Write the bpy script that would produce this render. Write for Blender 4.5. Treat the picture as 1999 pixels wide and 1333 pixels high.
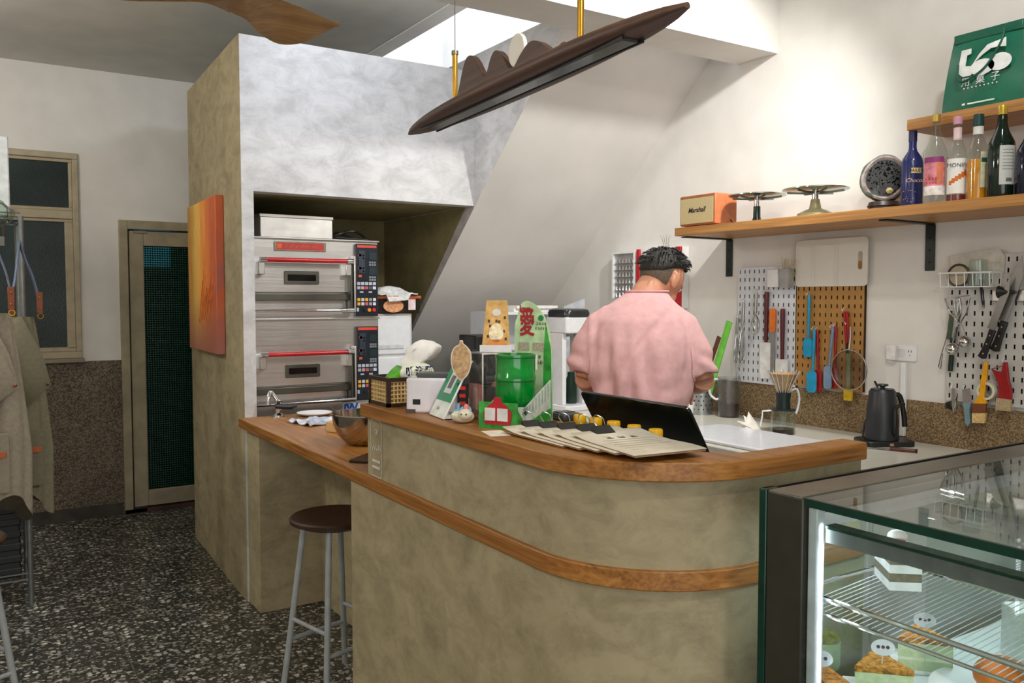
import bpy, bmesh, math, random
from mathutils import Vector, Matrix, noise
random.seed(7)
for o in list(bpy.data.objects): bpy.data.objects.remove(o)
SC = bpy.context.scene
COL = SC.collection
# ---------------------------------------------------------------- camera
F, CX, CY = 1658.0, 999.5, 666.5
YAW, PIT, H = math.radians(32.6), math.radians(2.9), 1.48
FW = Vector((math.sin(YAW)*math.cos(PIT), math.cos(YAW)*math.cos(PIT), -math.sin(PIT)))
RT = Vector((math.cos(YAW), -math.sin(YAW), 0)); UP = RT.cross(FW)
CAM = Vector((0, 0, H))
cd = bpy.data.cameras.new('camera'); co = bpy.data.objects.new('camera', cd); COL.objects.link(co)
cd.sensor_width = 36; cd.lens = F/1999*36; cd.clip_start = .02
co.matrix_world = Matrix((( RT.x, UP.x, -FW.x, 0), (RT.y, UP.y, -FW.y, 0), (RT.z, UP.z, -FW.z, H), (0, 0, 0, 1)))
SC.camera = co
# ---------------------------------------------------------------- world, lights, exposure
w = bpy.data.worlds.new('world'); SC.world = w; w.use_nodes = True
bg = w.node_tree.nodes['Background']; bg.inputs[0].default_value = (.75, .85, 1, 1); bg.inputs[1].default_value = .35
SC.view_settings.view_transform = 'Standard'; SC.view_settings.look = 'None'
SC.view_settings.gamma = 1; SC.view_settings.exposure = .18; SC.view_settings.use_curve_mapping = False
def lamp(name, kind, loc, energy, col=(1, 1, 1), aim=None, size=.1, size_y=None, angle=None, blend=.5):
    d = bpy.data.lights.new(name, kind); o = bpy.data.objects.new(name, d); COL.objects.link(o)
    o.location = loc; d.energy = energy; d.color = col
    if aim is not None: o.rotation_euler = (Vector(aim)-Vector(loc)).to_track_quat('-Z', 'Y').to_euler()
    if kind == 'AREA':
        d.shape = 'RECTANGLE' if size_y else 'DISK'; d.size = size
        if size_y: d.size_y = size_y
    else: d.shadow_soft_size = size
    if kind == 'SPOT': d.spot_size = math.radians(angle); d.spot_blend = blend
    return o
WARM, NEUT, COOL = (1, .9, .76), (1, .985, .955), (.80, .87, 1)
lamp('shop_window_daylight', 'AREA', (-.6, -1.9, 1.5), 48, (1, .98, .95), (-.4, 3, 1.6), 3.2, 2.0)
lamp('stairwell_daylight', 'AREA', (2.8, 4.9, 4.5), 38, (.78, .86, 1), (2.8, 4.9, 0), .9, 2.4)
lamp('spot_over_worktop', 'SPOT', (2.63, 1.9, 2.95), 120, NEUT, (2.66, 3.7, 1.4), .04, angle=110, blend=.9)
lamp('spot_over_shelf', 'SPOT', (2.35, 1.15, 2.95), 24, NEUT, (3.3, 2.1, 1.9), .04, angle=110, blend=.8)
lamp('spot_over_counter', 'SPOT', (1.15, .25, 2.95), 46, WARM, (1.4, 1.5, .8), .06, angle=120, blend=.8)
lamp('fill_spot_over_case', 'SPOT', (1.55, .95, 2.95), 60, NEUT, (2.0, 2.7, 1.2), .05, angle=90, blend=.8)  # unseen fill, added to brighten the person's back and the ledge
lamp('spot_on_alcove', 'SPOT', (1.45, 3.3, 2.94), 33, COOL, (1.5, 4.13, 2.3), .08, angle=150, blend=.9)
lamp('fill_point_back', 'POINT', (-.9, 4.3, 2.5), 44, (1, .94, .85), None, .12)  # unseen fill, added to lift the left side and the ceiling
lamp('fill_point_front', 'POINT', (-1.1, 1.6, 2.5), 26, WARM, None, .12)  # unseen warm fill, added to raise the ambient level at front left
SC.cycles.transparent_max_bounces = 24
# ---------------------------------------------------------------- pixel helpers: a pixel of the 1999x1333 frame gives a direction
def ray(x, y): return FW + RT*((x-CX)/F) - UP*((y-CY)/F)
def onX(x, y, X): d = ray(x, y); return CAM + d*((X-CAM.x)/d.x)
def onY(x, y, Y): d = ray(x, y); return CAM + d*((Y-CAM.y)/d.y)
def onZ(x, y, Z): d = ray(x, y); return CAM + d*((Z-CAM.z)/d.z)
# ---------------------------------------------------------------- materials
def s2l(c): return tuple(((v/255)/12.92 if v/255 <= .04045 else ((v/255+.055)/1.055)**2.4) for v in c[:3])+(1,)
class NT:
    def __init__(s, name):
        s.m = bpy.data.materials.new(name); s.m.use_nodes = True; s.t = s.m.node_tree; s.t.nodes.clear()
        s.out = s.n('ShaderNodeOutputMaterial')
    def n(s, t, **kw):
        o = s.t.nodes.new(t)
        for k, v in kw.items(): setattr(o, k, v)
        return o
    def l(s, a, b): s.t.links.new(a, b)
    def coord(s, scale=(1, 1, 1), rot=(0, 0, 0), loc=(0, 0, 0), src='Object'):
        tc = s.n('ShaderNodeTexCoord'); mp = s.n('ShaderNodeMapping')
        mp.inputs['Scale'].default_value = scale; mp.inputs['Rotation'].default_value = rot; mp.inputs['Location'].default_value = loc
        s.l(tc.outputs[src], mp.inputs[0]); return mp.outputs[0]
    def noise(s, vec, scale=5, detail=4, rough=.5, dist=0):
        o = s.n('ShaderNodeTexNoise'); s.l(vec, o.inputs['Vector'])
        o.inputs['Scale'].default_value = scale; o.inputs['Detail'].default_value = detail
        o.inputs['Roughness'].default_value = rough; o.inputs['Distortion'].default_value = dist; return o.outputs[0]
    def ramp(s, fac, stops):
        o = s.n('ShaderNodeValToRGB'); e = o.color_ramp.elements
        while len(e) < len(stops): e.new(.5)
        for i, (p, c) in enumerate(stops): e[i].position = p; e[i].color = s2l(c)
        s.l(fac, o.inputs[0]); return o.outputs[0]
    def mix(s, fac, a, b, mode='MIX'):
        o = s.n('ShaderNodeMix', data_type='RGBA', blend_type=mode)
        for v, i in ((fac, 0), (a, 6), (b, 7)):
            if hasattr(v, 'links'): s.l(v, o.inputs[i])
            elif i == 0: o.inputs[0].default_value = v
            else: o.inputs[i].default_value = s2l(v)
        return o.outputs[2]
    def bsdf(s, col, rough=.5, metal=0, bump=None, bstr=.1, bdist=.01, spec=.5, emit=0, trans=0, sheen=0, coat=0):
        o = s.n('ShaderNodeBsdfPrincipled'); i = o.inputs
        if hasattr(col, 'links'): s.l(col, i['Base Color'])
        else: i['Base Color'].default_value = s2l(col)
        if hasattr(rough, 'links'): s.l(rough, i['Roughness'])
        else: i['Roughness'].default_value = rough
        i['Metallic'].default_value = metal; i['Specular IOR Level'].default_value = spec
        if trans: i['Transmission Weight'].default_value = trans
        if sheen: i['Sheen Weight'].default_value = sheen
        if coat: i['Coat Weight'].default_value = coat
        if emit:
            i['Emission Strength'].default_value = emit
            if hasattr(col, 'links'): s.l(col, i['Emission Color'])
            else: i['Emission Color'].default_value = s2l(col)
        if bump is not None:
            b = s.n('ShaderNodeBump'); b.inputs['Strength'].default_value = bstr; b.inputs['Distance'].default_value = bdist
            s.l(bump, b.inputs['Height']); s.l(b.outputs[0], i['Normal'])
        s.l(o.outputs[0], s.out.inputs[0]); return s.m
MC = {}
def shade(c, k): return tuple(max(0, min(255, v*k)) for v in c)
def pm(col, rough=.5, metal=0, var=.07, scale=25, bump=.03, **kw):
    """plain painted / plastic / cloth material with fine procedural mottling"""
    key = (tuple(col), rough, metal, var, scale, bump, tuple(sorted(kw.items())))
    if key in MC: return MC[key]
    t = NT('m_%02x%02x%02x_%d' % (int(col[0]), int(col[1]), int(col[2]), len(MC)))
    nz = t.noise(t.coord(), scale, 4)
    c = t.ramp(nz, [(.3, shade(col, 1-var)), (.7, shade(col, 1+var))])
    MC[key] = t.bsdf(c, rough, metal, bump=nz, bstr=bump, **kw); return MC[key]
def glass(name, tint=(248, 252, 250), refl=1.0, rough=.02):
    t = NT(name); tr = t.n('ShaderNodeBsdfTransparent'); gl = t.n('ShaderNodeBsdfGlossy'); fr = t.n('ShaderNodeLayerWeight'); mx = t.n('ShaderNodeMixShader')
    tr.inputs[0].default_value = s2l(tint); gl.inputs['Roughness'].default_value = rough
    fr.inputs['Blend'].default_value = .5
    pw = t.n('ShaderNodeMath', operation='POWER'); pw.inputs[1].default_value = 4.0; t.l(fr.outputs['Facing'], pw.inputs[0])
    ml = t.n('ShaderNodeMath', operation='MULTIPLY_ADD'); ml.inputs[1].default_value = .85*refl; ml.inputs[2].default_value = .035*refl
    t.l(pw.outputs[0], ml.inputs[0]); t.l(ml.outputs[0], mx.inputs[0]); t.l(tr.outputs[0], mx.inputs[1]); t.l(gl.outputs[0], mx.inputs[2]); t.l(mx.outputs[0], t.out.inputs[0])
    return t.m
def wood(name, c1, c2, c3, axis=1, rough=.42, sc=1.0):
    t = NT(name); s = [34*sc, 34*sc, 34*sc]; s[axis] = 1.6*sc
    v = t.coord(tuple(s)); a = t.noise(v, 1.0, 6, .62, 1.2)
    s2 = [150*sc]*3; s2[axis] = 4*sc
    b = t.noise(t.coord(tuple(s2)), 1.0, 3)
    c = t.ramp(a, [(.28, c1), (.5, c2), (.72, c3)])
    c = t.mix(.25, c, t.ramp(b, [(.35, shade(c1, .75)), (.65, c3)]), 'MIX')
    return t.bsdf(c, rough, bump=b, bstr=.05)
def plaster(name, c1, c2, c3, rough=.75):
    t = NT(name); v = t.coord()
    a = t.noise(v, 2.0, 9, .66, .25); b = t.noise(t.coord((1, 1, 1.6), loc=(7, 3, 1)), 7, 8, .72, .5); d = t.noise(v, 60, 3)
    c = t.ramp(a, [(.3, c1), (.5, c2), (.72, c3)])
    c = t.mix(.4, c, t.ramp(b, [(.36, shade(c1, .84)), (.58, c3)]))
    return t.bsdf(c, rough, bump=t.mix(.4, b, d), bstr=.08, bdist=.006)
def brushed(name, c, rough=.28, axis=0, var=.12):
    t = NT(name); s = [220, 220, 220]; s[axis] = 3
    n1 = t.noise(t.coord(tuple(s)), 1, 3); n2 = t.noise(t.coord(), 3, 4, .6)
    col = t.ramp(n2, [(.3, shade(c, 1-var)), (.7, shade(c, 1+var))])
    r = t.n('ShaderNodeMapRange'); r.inputs[3].default_value = rough*.8; r.inputs[4].default_value = rough*1.4; t.l(n1, r.inputs[0])
    return t.bsdf(col, r.outputs[0], 1, bump=n1, bstr=.004)
def terrazzo():
    t = NT('terrazzo_floor'); v = t.coord((1, 1, 1))
    vo = t.n('ShaderNodeTexVoronoi'); vo.inputs['Scale'].default_value = 38; t.l(v, vo.inputs['Vector'])
    vo2 = t.n('ShaderNodeTexVoronoi'); vo2.inputs['Scale'].default_value = 95; t.l(v, vo2.inputs['Vector'])
    big = t.noise(v, 1.3, 5); sep = t.n('ShaderNodeSeparateColor'); t.l(vo.outputs['Color'], sep.inputs[0])
    sep2 = t.n('ShaderNodeSeparateColor'); t.l(vo2.outputs['Color'], sep2.inputs[0])
    chip = t.ramp(sep.outputs[0], [(0, (44, 45, 42)), (.42, (70, 69, 64)), (.62, (112, 110, 102)), (.80, (176, 173, 163)), (1, (226, 224, 214))])
    chip2 = t.ramp(sep2.outputs[1], [(0, (46, 47, 44)), (.70, (76, 75, 70)), (1, (190, 187, 176))])
    gap = t.n('ShaderNodeMath', operation='GREATER_THAN'); gap.inputs[1].default_value = .42; t.l(vo.outputs['Distance'], gap.inputs[0])
    c = t.mix(gap.outputs[0], chip, chip2)
    c = t.mix(.5, c, t.ramp(big, [(.3, (150, 150, 144)), (.7, (250, 248, 242))]), 'MULTIPLY')
    return t.bsdf(c, .34, bump=sep.outputs[0], bstr=.02)
def pebble(name, c1, c2, c3, sc=140):
    t = NT(name); v = t.coord(); vo = t.n('ShaderNodeTexVoronoi'); vo.inputs['Scale'].default_value = sc; t.l(v, vo.inputs['Vector'])
    sep = t.n('ShaderNodeSeparateColor'); t.l(vo.outputs['Color'], sep.inputs[0])
    c = t.ramp(sep.outputs[0], [(0, c1), (.45, c2), (1, c3)]); n = t.noise(v, 2.5, 6, .6)
    c = t.mix(.55, c, t.ramp(n, [(.3, (150, 140, 130)), (.7, (255, 250, 245))]), 'MULTIPLY')
    return t.bsdf(c, .85, bump=vo.outputs['Distance'], bstr=.35, bdist=.004)
def emis(name, col, st):
    t = NT(name); e = t.n('ShaderNodeEmission'); e.inputs[0].default_value = s2l(col); e.inputs[1].default_value = st; t.l(e.outputs[0], t.out.inputs[0]); return t.m
OAK = wood('oak_along_y', (104, 64, 24), (158, 102, 44), (186, 132, 66), 1)
OAKX = wood('oak_along_x', (104, 64, 24), (158, 102, 44), (186, 132, 66), 0)
SHELFW = wood('shelf_oak', (146, 96, 42), (182, 126, 64), (204, 152, 88), 1)
WALNUT = wood('walnut', (60, 42, 34), (84, 59, 48), (102, 75, 61), 0, .5)
DARKW = wood('dark_seat_wood', (42, 28, 20), (58, 39, 28), (72, 50, 37), 0, .4)
PLAS = plaster('beige_lime_plaster', (134, 122, 94), (160, 147, 114), (178, 165, 132))
PLASLIT = plaster('lime_plaster_lit_pale', (178, 176, 174), (202, 200, 198), (214, 213, 212))  # same paint as the beige plaster, with cool light mixed into its colour
OLIVE = plaster('olive_plaster', (124, 116, 78), (142, 132, 90), (156, 146, 104))
WALL = pm((226, 223, 217), .85, 0, .02, 6, .04)
CEILM = pm((206, 205, 198), .9, 0, .03, 4, .04)
SOFF = pm((222, 218, 213), .9, 0, .025, 3, .05)
STEEL = brushed('brushed_steel', (176, 174, 170), .3)
STEELD = brushed('dark_steel', (96, 94, 86), .38)
CHROME = pm((215, 215, 215), .08, 1, .02)
BRASS = pm((196, 150, 62), .3, 1, .06)
BLACK = pm((18, 18, 18), .4, 0, .2)
BLACKM = pm((26, 27, 28), .55, 0, .15)
WHITEP = pm((232, 232, 232), .4, 0, .02)
WHITEM = pm((225, 226, 228), .3, 0, .02)
GREYP = pm((190, 192, 195), .45, 0, .03)
CLEAR = glass('clear_glass')
ACRYL = glass('clear_acrylic', (250, 250, 250))
GGLASS = glass('case_glass', (246, 251, 249), 1.2)
EDGE = pm((10, 52, 40), .15, 0, .1)
PAPER = pm((238, 236, 230), .8, 0, .03)
def fold_outline(pts, k): return [(p[0]*k, p[1]*k) for p in pts]
# ---------------------------------------------------------------- mesh builder
def T(x, y, z): return Matrix.Translation((x, y, z))
def RX(a): return Matrix.Rotation(math.radians(a), 4, 'X')
def RY(a): return Matrix.Rotation(math.radians(a), 4, 'Y')
def RZ(a): return Matrix.Rotation(math.radians(a), 4, 'Z')
def S(x, y, z): return Matrix.Diagonal((x, y, z, 1))
class MB:
    def __init__(s): s.v = []; s.f = []; s.m = []
    def add(s, vs, fs, M=None, mi=0):
        b = len(s.v); flip = M is not None and M.determinant() < 0
        s.v += [tuple(M @ Vector(p)) if M is not None else tuple(p) for p in vs]
        for f in fs:
            g = [b+i for i in f]; s.f.append(g[::-1] if flip else g); s.m.append(mi)
        return s
    def box(s, x0, x1, y0, y1, z0, z1, M=None, mi=0):
        return s.add([(x0, y0, z0), (x1, y0, z0), (x1, y1, z0), (x0, y1, z0), (x0, y0, z1), (x1, y0, z1), (x1, y1, z1), (x0, y1, z1)],
                     [(3, 2, 1, 0), (4, 5, 6, 7), (0, 1, 5, 4), (1, 2, 6, 5), (2, 3, 7, 6), (3, 0, 4, 7)], M, mi)
    def cbox(s, c, d, M=None, mi=0):
        return s.box(c[0]-d[0]/2, c[0]+d[0]/2, c[1]-d[1]/2, c[1]+d[1]/2, c[2]-d[2]/2, c[2]+d[2]/2, M, mi)
    def prism(s, pts, z0, z1, M=None, mi=0):
        a = sum(pts[i][0]*pts[(i+1) % len(pts)][1]-pts[(i+1) % len(pts)][0]*pts[i][1] for i in range(len(pts)))
        if a < 0: pts = pts[::-1]
        n = len(pts)
        return s.add([(p[0], p[1], z0) for p in pts]+[(p[0], p[1], z1) for p in pts],
                     [tuple(range(n))[::-1], tuple(range(n, 2*n))]+[(i, (i+1) % n, n+(i+1) % n, n+i) for i in range(n)], M, mi)
    def loft(s, rings, caps=True, M=None, mi=0):
        n = len(rings[0]); vs = [p for r in rings for p in r]; fs = []
        for k in range(len(rings)-1):
            for i in range(n): fs.append((k*n+i, k*n+(i+1) % n, (k+1)*n+(i+1) % n, (k+1)*n+i))
        if caps: fs += [tuple(range(n))[::-1], tuple((len(rings)-1)*n+i for i in range(n))]
        return s.add(vs, fs, M, mi)
    def lathe(s, prof, n=24, M=None, mi=0, caps=True):
        return s.loft([[(r*math.cos(2*math.pi*i/n), r*math.sin(2*math.pi*i/n), z) for i in range(n)] for r, z in prof], caps, M, mi)
    def cyl(s, r, z0, z1, n=20, M=None, mi=0): return s.lathe([(r, z0), (r, z1)], n, M, mi)
    def tube(s, path, r, n=8, closed=False, M=None, mi=0, flat=1.0):
        P = [Vector(p) for p in path]; k = len(P); rings = []; up = None
        for i in range(k):
            if closed: t = P[(i+1) % k]-P[(i-1) % k]
            else: t = P[min(i+1, k-1)]-P[max(i-1, 0)]
            t.normalize()
            if up is None:
                up = Vector((0, 0, 1)) if abs(t.z) < .9 else Vector((1, 0, 0))
            a = up - t*up.dot(t)
            if a.length < 1e-5: a = t.orthogonal()
            a.normalize(); up = a; b = t.cross(a)
            rr = r[i] if isinstance(r, (list, tuple)) else r
            rings.append([tuple(P[i]+a*(rr*flat*math.cos(2*math.pi*j/n))+b*(rr*math.sin(2*math.pi*j/n))) for j in range(n)])
        if closed: rings.append(rings[0]); return s.loft(rings, False, M, mi)
        return s.loft(rings, True, M, mi)
    def sphere(s, c, r, n=16, m=10, M=None, mi=0):
        rr = r if isinstance(r, (tuple, list)) else (r, r, r)
        rings = []
        for k in range(1, m):
            th = math.pi*k/m
            rings.append([(c[0]+rr[0]*math.sin(th)*math.cos(2*math.pi*i/n), c[1]+rr[1]*math.sin(th)*math.sin(2*math.pi*i/n), c[2]-rr[2]*math.cos(th)) for i in range(n)])
        return s.loft(rings, True, M, mi)
    def build(s, name, mats, parent=None, smooth=38, bevel=0, seg=2, kind=None, label=None):
        me = bpy.data.meshes.new(name); me.from_pydata(s.v, [], s.f)
        mats = mats if isinstance(mats, (list, tuple)) else [mats]
        for m in mats: me.materials.append(m)
        if len(mats) > 1: me.polygons.foreach_set('material_index', s.m)
        if smooth:
            me.polygons.foreach_set('use_smooth', [True]*len(me.polygons)); me.set_sharp_from_angle(angle=math.radians(smooth))
        me.update(); o = bpy.data.objects.new(name, me); COL.objects.link(o)
        if parent is not None: o.parent = parent
        if bevel:
            b = o.modifiers.new('bevel', 'BEVEL'); b.width = bevel; b.segments = seg; b.limit_method = 'ANGLE'; b.angle_limit = math.radians(40); b.harden_normals = False
        if kind: o['kind'] = kind
        if label: o['label'] = label
        return o
def thing(name, label, cat, loc=(0, 0, 0), rotz=0, group=None, rot=None):
    o = bpy.data.objects.new(name, None); COL.objects.link(o); o.empty_display_size = .05
    o.location = loc; o.rotation_euler = rot if rot else (0, 0, math.radians(rotz))
    o['label'] = label; o['category'] = cat
    if group: o['group'] = group
    return o
def tag(o, label, cat, group=None):
    o['label'] = label; o['category'] = cat
    if group: o['group'] = group
    return o
def struct(o): o['kind'] = 'structure'; return o
def place(o, loc, rotz=0): o.location = loc; o.rotation_euler = (0, 0, math.radians(rotz)); return o
def rrect(w, h, r, n=4, cx=0, cy=0):
    pts = []
    for sx, sy, a0 in ((1, 1, 0), (-1, 1, 90), (-1, -1, 180), (1, -1, 270)):
        for k in range(n+1):
            a = math.radians(a0+90*k/n); pts.append((cx+sx*(w/2-r)+r*math.cos(a), cy+sy*(h/2-r)+r*math.sin(a)))
    return pts
def circ(r, n=20, cx=0, cy=0, ry=None): return [(cx+r*math.cos(2*math.pi*i/n), cy+(ry or r)*math.sin(2*math.pi*i/n)) for i in range(n)]
def text(s, size, mat, parent, M, depth=.0004, name='lettering', shear=0, spacing=1, bold=0):
    cu = bpy.data.curves.new('txt', 'FONT'); cu.body = s; cu.size = size; cu.align_x = 'CENTER'; cu.align_y = 'CENTER'
    cu.extrude = depth; cu.shear = shear; cu.space_character = spacing; cu.resolution_u = 3; cu.offset = bold
    to = bpy.data.objects.new('txt', cu); COL.objects.link(to)
    dg = bpy.context.evaluated_depsgraph_get(); me = bpy.data.meshes.new_from_object(to.evaluated_get(dg))
    bpy.data.objects.remove(to); me.transform(M); me.name = name; me.materials.clear(); me.materials.append(mat)
    o = bpy.data.objects.new(name, me); COL.objects.link(o)
    if parent is not None: o.parent = parent
    return o
def glyphs(n, size, mat, parent, M, seed=1, name='small_print', gap=1.05):
    """a line of characters too small to read: a few pen strokes in each cell"""
    rnd = random.Random(seed); m = MB()
    for k in range(n):
        x0 = (k-(n-1)/2)*size*gap
        for q in range(3): 
            y = (-.38+.36*q+rnd.uniform(-.05, .05))*size; a = rnd.uniform(.25, .46)*size; m.box(x0-a, x0+a*rnd.uniform(.6, 1), y-.05*size, y+.05*size, 0, .0005, M)
        for q in range(2):
            x = x0+rnd.uniform(-.3, .3)*size; m.box(x-.05*size, x+.05*size, -.45*size, rnd.uniform(.1, .45)*size, 0, .0005, M)
    return m.build(name, mat, parent, smooth=0, kind='stuff')
def ripple(o, amp, sc, seed=0):
    for v in o.data.vertices:
        v.co += Vector((noise.noise(v.co*sc+Vector((seed, 0, 0))), noise.noise(v.co*sc+Vector((0, seed+5, 0))), noise.noise(v.co*sc+Vector((0, 9, seed)))))*amp
    return o
def spline(pts, n=6):
    P = [Vector(p) for p in pts]; out = []
    for i in range(len(P)-1):
        a, b, c, d = P[max(i-1, 0)], P[i], P[i+1], P[min(i+2, len(P)-1)]
        for k in range(n):
            t = k/n; out.append(.5*((2*b)+(c-a)*t+(2*a-5*b+4*c-d)*t*t+(3*b-a-3*c+d)*t**3))
    return out+[P[-1]]
FLATY = RX(90)   # puts an xy outline upright: x stays, y becomes z, extrusion runs toward -y
# ================================================================ the setting
XR, YB, ZC = 3.35, 6.3, 2.99
struct(MB().box(-2.6, 3.5, -2.2, 6.5, -.1, 0).build('floor', terrazzo()))
fs = struct(MB().box(-.9, -.895, -2.2, 6.3, 0, .0008).box(.515, .52, -2.2, 6.3, 0, .0008).build('floor_divider_strip', pm((120, 116, 104), .4, .5)))
# ceiling: solid slab with the stairwell left open
cm = MB().box(-2.6, 3.5, -2.2, 3.086, ZC, ZC+.15).box(-2.6, 2.22, 3.086, 6.5, ZC, ZC+.15)
struct(cm.build('ceiling', CEILM))
# back wall with window and door openings
WX0, WX1, WZ0, WZ1 = -.75, .63, 1.085, 2.43
DX0, DX1, DZ = .867, 1.72, 2.01
b = MB()
b.box(-2.6, WX0, YB, YB+.15, 0, 4.7).box(WX0, WX1, YB, YB+.15, 0, WZ0).box(WX0, WX1, YB, YB+.15, WZ1, 4.7)
b.box(WX1, DX0, YB, YB+.15, 0, 4.7).box(DX0, DX1, YB, YB+.15, DZ, 4.7).box(DX1, 3.5, YB, YB+.15, 0, 4.7)
wb = struct(b.build('wall_back', WALL))
PEB = pebble('grey_brown_pebble_render', (72, 64, 54), (112, 100, 86), (150, 138, 122))
PEB2 = pebble('brown_pebble_render', (92, 74, 50), (140, 116, 82), (184, 160, 124), 230)
b = MB().box(-2.6, WX1+.03, YB-.012, YB, .0, 1.06).box(WX1+.03, DX0, YB-.012, YB, 0, 1.062).box(DX1, 2.3, YB-.012, YB, 0, 1.062)
struct(b.build('trim_1', PEB))
struct(MB().box(-2.6, DX0-.01, YB-.022, YB-.012, 0, .085).build('baseboard_back', pm((60, 56, 50), .8, 0, .2, 8)))
struct(MB().box(DX0, DX1, YB-.03, YB+.1, 0, .03).build('door_threshold', pm((70, 44, 36), .7, 0, .2, 10)))
# right wall
wr = struct(MB().box(XR, XR+.15, -2.2, 6.5, 0, 4.7).build('wall_right', WALL))
struct(MB().box(XR-.01, XR, .2, 5.6, .86, 1.052).build('trim_2', PEB2))
# left wall, shop front with its wide window opening
struct(MB().box(-2.6, -2.45, -2.2, 6.5, 0, 3.0).build('wall_left', WALL))
struct(MB().box(-2.6, 3.5, -2.2, -2.05, 2.6, 3.0).box(-2.6, -2.3, -2.2, -2.05, 0, 2.6).box(1.2, 3.5, -2.2, -2.05, 0, 2.6).box(-2.3, 1.2, -2.2, -2.05, 0, .45).build('wall_front', WALL))
# beam and staircase
struct(MB().box(-2.45, XR, 2.84, 3.086, 2.67, ZC).build('trim_3', pm((222, 219, 213), .9, 0, .02, 6)))
st = MB()
yz = [(3.2, 2.82), (6.28, .05), (6.28, 2.82)]
st.add([(x, y, z) for x in (2.39, XR) for y, z in yz], [(0, 1, 2), (5, 4, 3), (0, 3, 4, 1), (2, 5, 3, 0), (1, 4, 5, 2)])
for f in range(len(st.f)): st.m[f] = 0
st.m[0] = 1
struct(st.build('staircase', [SOFF, PLASLIT], smooth=0))
struct(MB().box(2.12, 2.22, 3.086, 6.3, ZC, 4.7).box(2.12, 3.5, 2.95, 3.086, ZC, 4.7).build('wall_stairwell', WALL))
struct(MB().box(2.1, 3.5, 2.95, 3.3, 4.6, 4.7).box(2.1, 3.5, 6.1, 6.5, 4.6, 4.7).build('ceiling_stairwell', WALL))
# plastered block with the oven alcove
a = MB()
a.box(1.11, 2.39, 4.13, 4.22, 1.995, 2.73)                                    # lintel
a.prism([(1.11, 4.13), (1.168, 4.13), (1.168, 4.22), (1.11, 4.22)], 0, 1.995)
a.prism([(1.11, 4.22), (1.168, 4.22), (1.22, 5.45), (1.15, 5.45)], 0, 2.73)
wa = a.build('wall_alcove', [PLASLIT, PLAS], smooth=0)
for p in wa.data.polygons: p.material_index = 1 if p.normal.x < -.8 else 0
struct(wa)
struct(MB().box(1.2, 2.39, 5.34, 5.45, 0, 2.73).box(1.168, 2.39, 4.22, 5.34, 2.0, 2.06).box(1.168, 1.176, 4.23, 5.34, 0, 2.0)
       .build('wall_alcove_lining', OLIVE, smooth=0))
# the stringer wall inside the alcove keeps the olive plaster
struct(MB().add([(2.386, 4.222, 1.995), (2.386, 5.34, .893), (2.386, 5.34, 1.995)], [(2, 1, 0)]).build('wall_alcove_side', OLIVE, smooth=0))
struct(MB().box(2.12, 2.22, 3.09, 6.3, 2.985, 2.99).build('trim_4', WALL))
# ---------------------------------------------------------------- window_1
PAINT = pm((176, 164, 138), .55, 0, .06, 14)
DGL = NT('patterned_dark_glass'); vv = DGL.coord()
vo = DGL.n('ShaderNodeTexVoronoi'); vo.inputs['Scale'].default_value = 90; DGL.l(vv, vo.inputs['Vector'])
DGLASS = DGL.bsdf(DGL.ramp(DGL.noise(vv, 3, 4), [(.3, (20, 34, 30)), (.7, (40, 56, 52))]), .3, bump=vo.outputs[0], bstr=.12, bdist=.004, spec=.3)
wn = struct(MB().box(WX0, WX1, YB-.02, YB+.08, WZ1-.04, WZ1).box(WX1-.035, WX1, YB-.02, YB+.08, WZ0+.045, WZ1-.04).box(WX0, WX0+.035, YB-.02, YB+.08, WZ0+.045, WZ1-.04)
            .box(WX0, WX1, YB-.02, YB+.08, WZ0-.0, WZ0+.045).box(WX0+.035, WX1-.035, YB-.015, YB+.08, 2.0, 2.055).build('window_1', PAINT, bevel=.004))
for z0, z1, ins in ((2.055, 2.39, .0), (1.13, 2.0, .03)):
    fr = MB().box(WX0+.035, WX1-.035, YB, YB+.05, z0, z0+.02+ins*.3).box(WX0+.035, WX1-.035, YB, YB+.05, z1-.02, z1).box(WX1-.055-ins, WX1-.035, YB, YB+.05, z0+.02, z1-.02)\
        .build('sash', PAINT, wn, bevel=.003)
    MB().box(WX0+.05, WX1-.05-ins, YB+.02, YB+.03, z0+.015, z1-.015).build('pane', DGLASS, fr)
MB().box(WX0-.03, WX1+.01, YB-.05, YB+.02, WZ0-.028, WZ0).build('window_sill', pm((150, 140, 122), .8, 0, .1, 12), wn, bevel=.005)
# ---------------------------------------------------------------- door_1
PAINTD = pm((158, 146, 118), .5, 0, .08, 9)
dr = struct(MB().box(DX0, DX0+.055, YB-.03, YB+.08, .0, DZ).box(DX0+.055, DX1, YB-.03, YB+.08, DZ-.06, DZ).box(DX1-.05, DX1, YB-.03, YB+.08, 0, DZ-.06).build('door_1', PAINTD, bevel=.004))
lf = MB().box(DX0+.063, DX0+.155, YB-.015, YB+.025, .04, DZ-.07).box(DX1-.15, DX1-.058, YB-.015, YB+.025, .04, DZ-.07)\
    .box(DX0+.155, DX1-.15, YB-.015, YB+.025, .04, .15).box(DX0+.155, DX1-.15, YB-.015, YB+.025, DZ-.17, DZ-.07).build('door_leaf', PAINTD, dr, bevel=.004)
g = NT('green_grid_glass'); v = g.coord()
sx = g.n('ShaderNodeTexWave', wave_type='BANDS', bands_direction='X'); sx.inputs['Scale'].default_value = 20; g.l(v, sx.inputs[0])
sz = g.n('ShaderNodeTexWave', wave_type='BANDS', bands_direction='Z'); sz.inputs['Scale'].default_value = 20; g.l(v, sz.inputs[0])
cell = g.n('ShaderNodeMath', operation='MULTIPLY'); g.l(sx.outputs[1], cell.inputs[0]); g.l(sz.outputs[1], cell.inputs[1])
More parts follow.
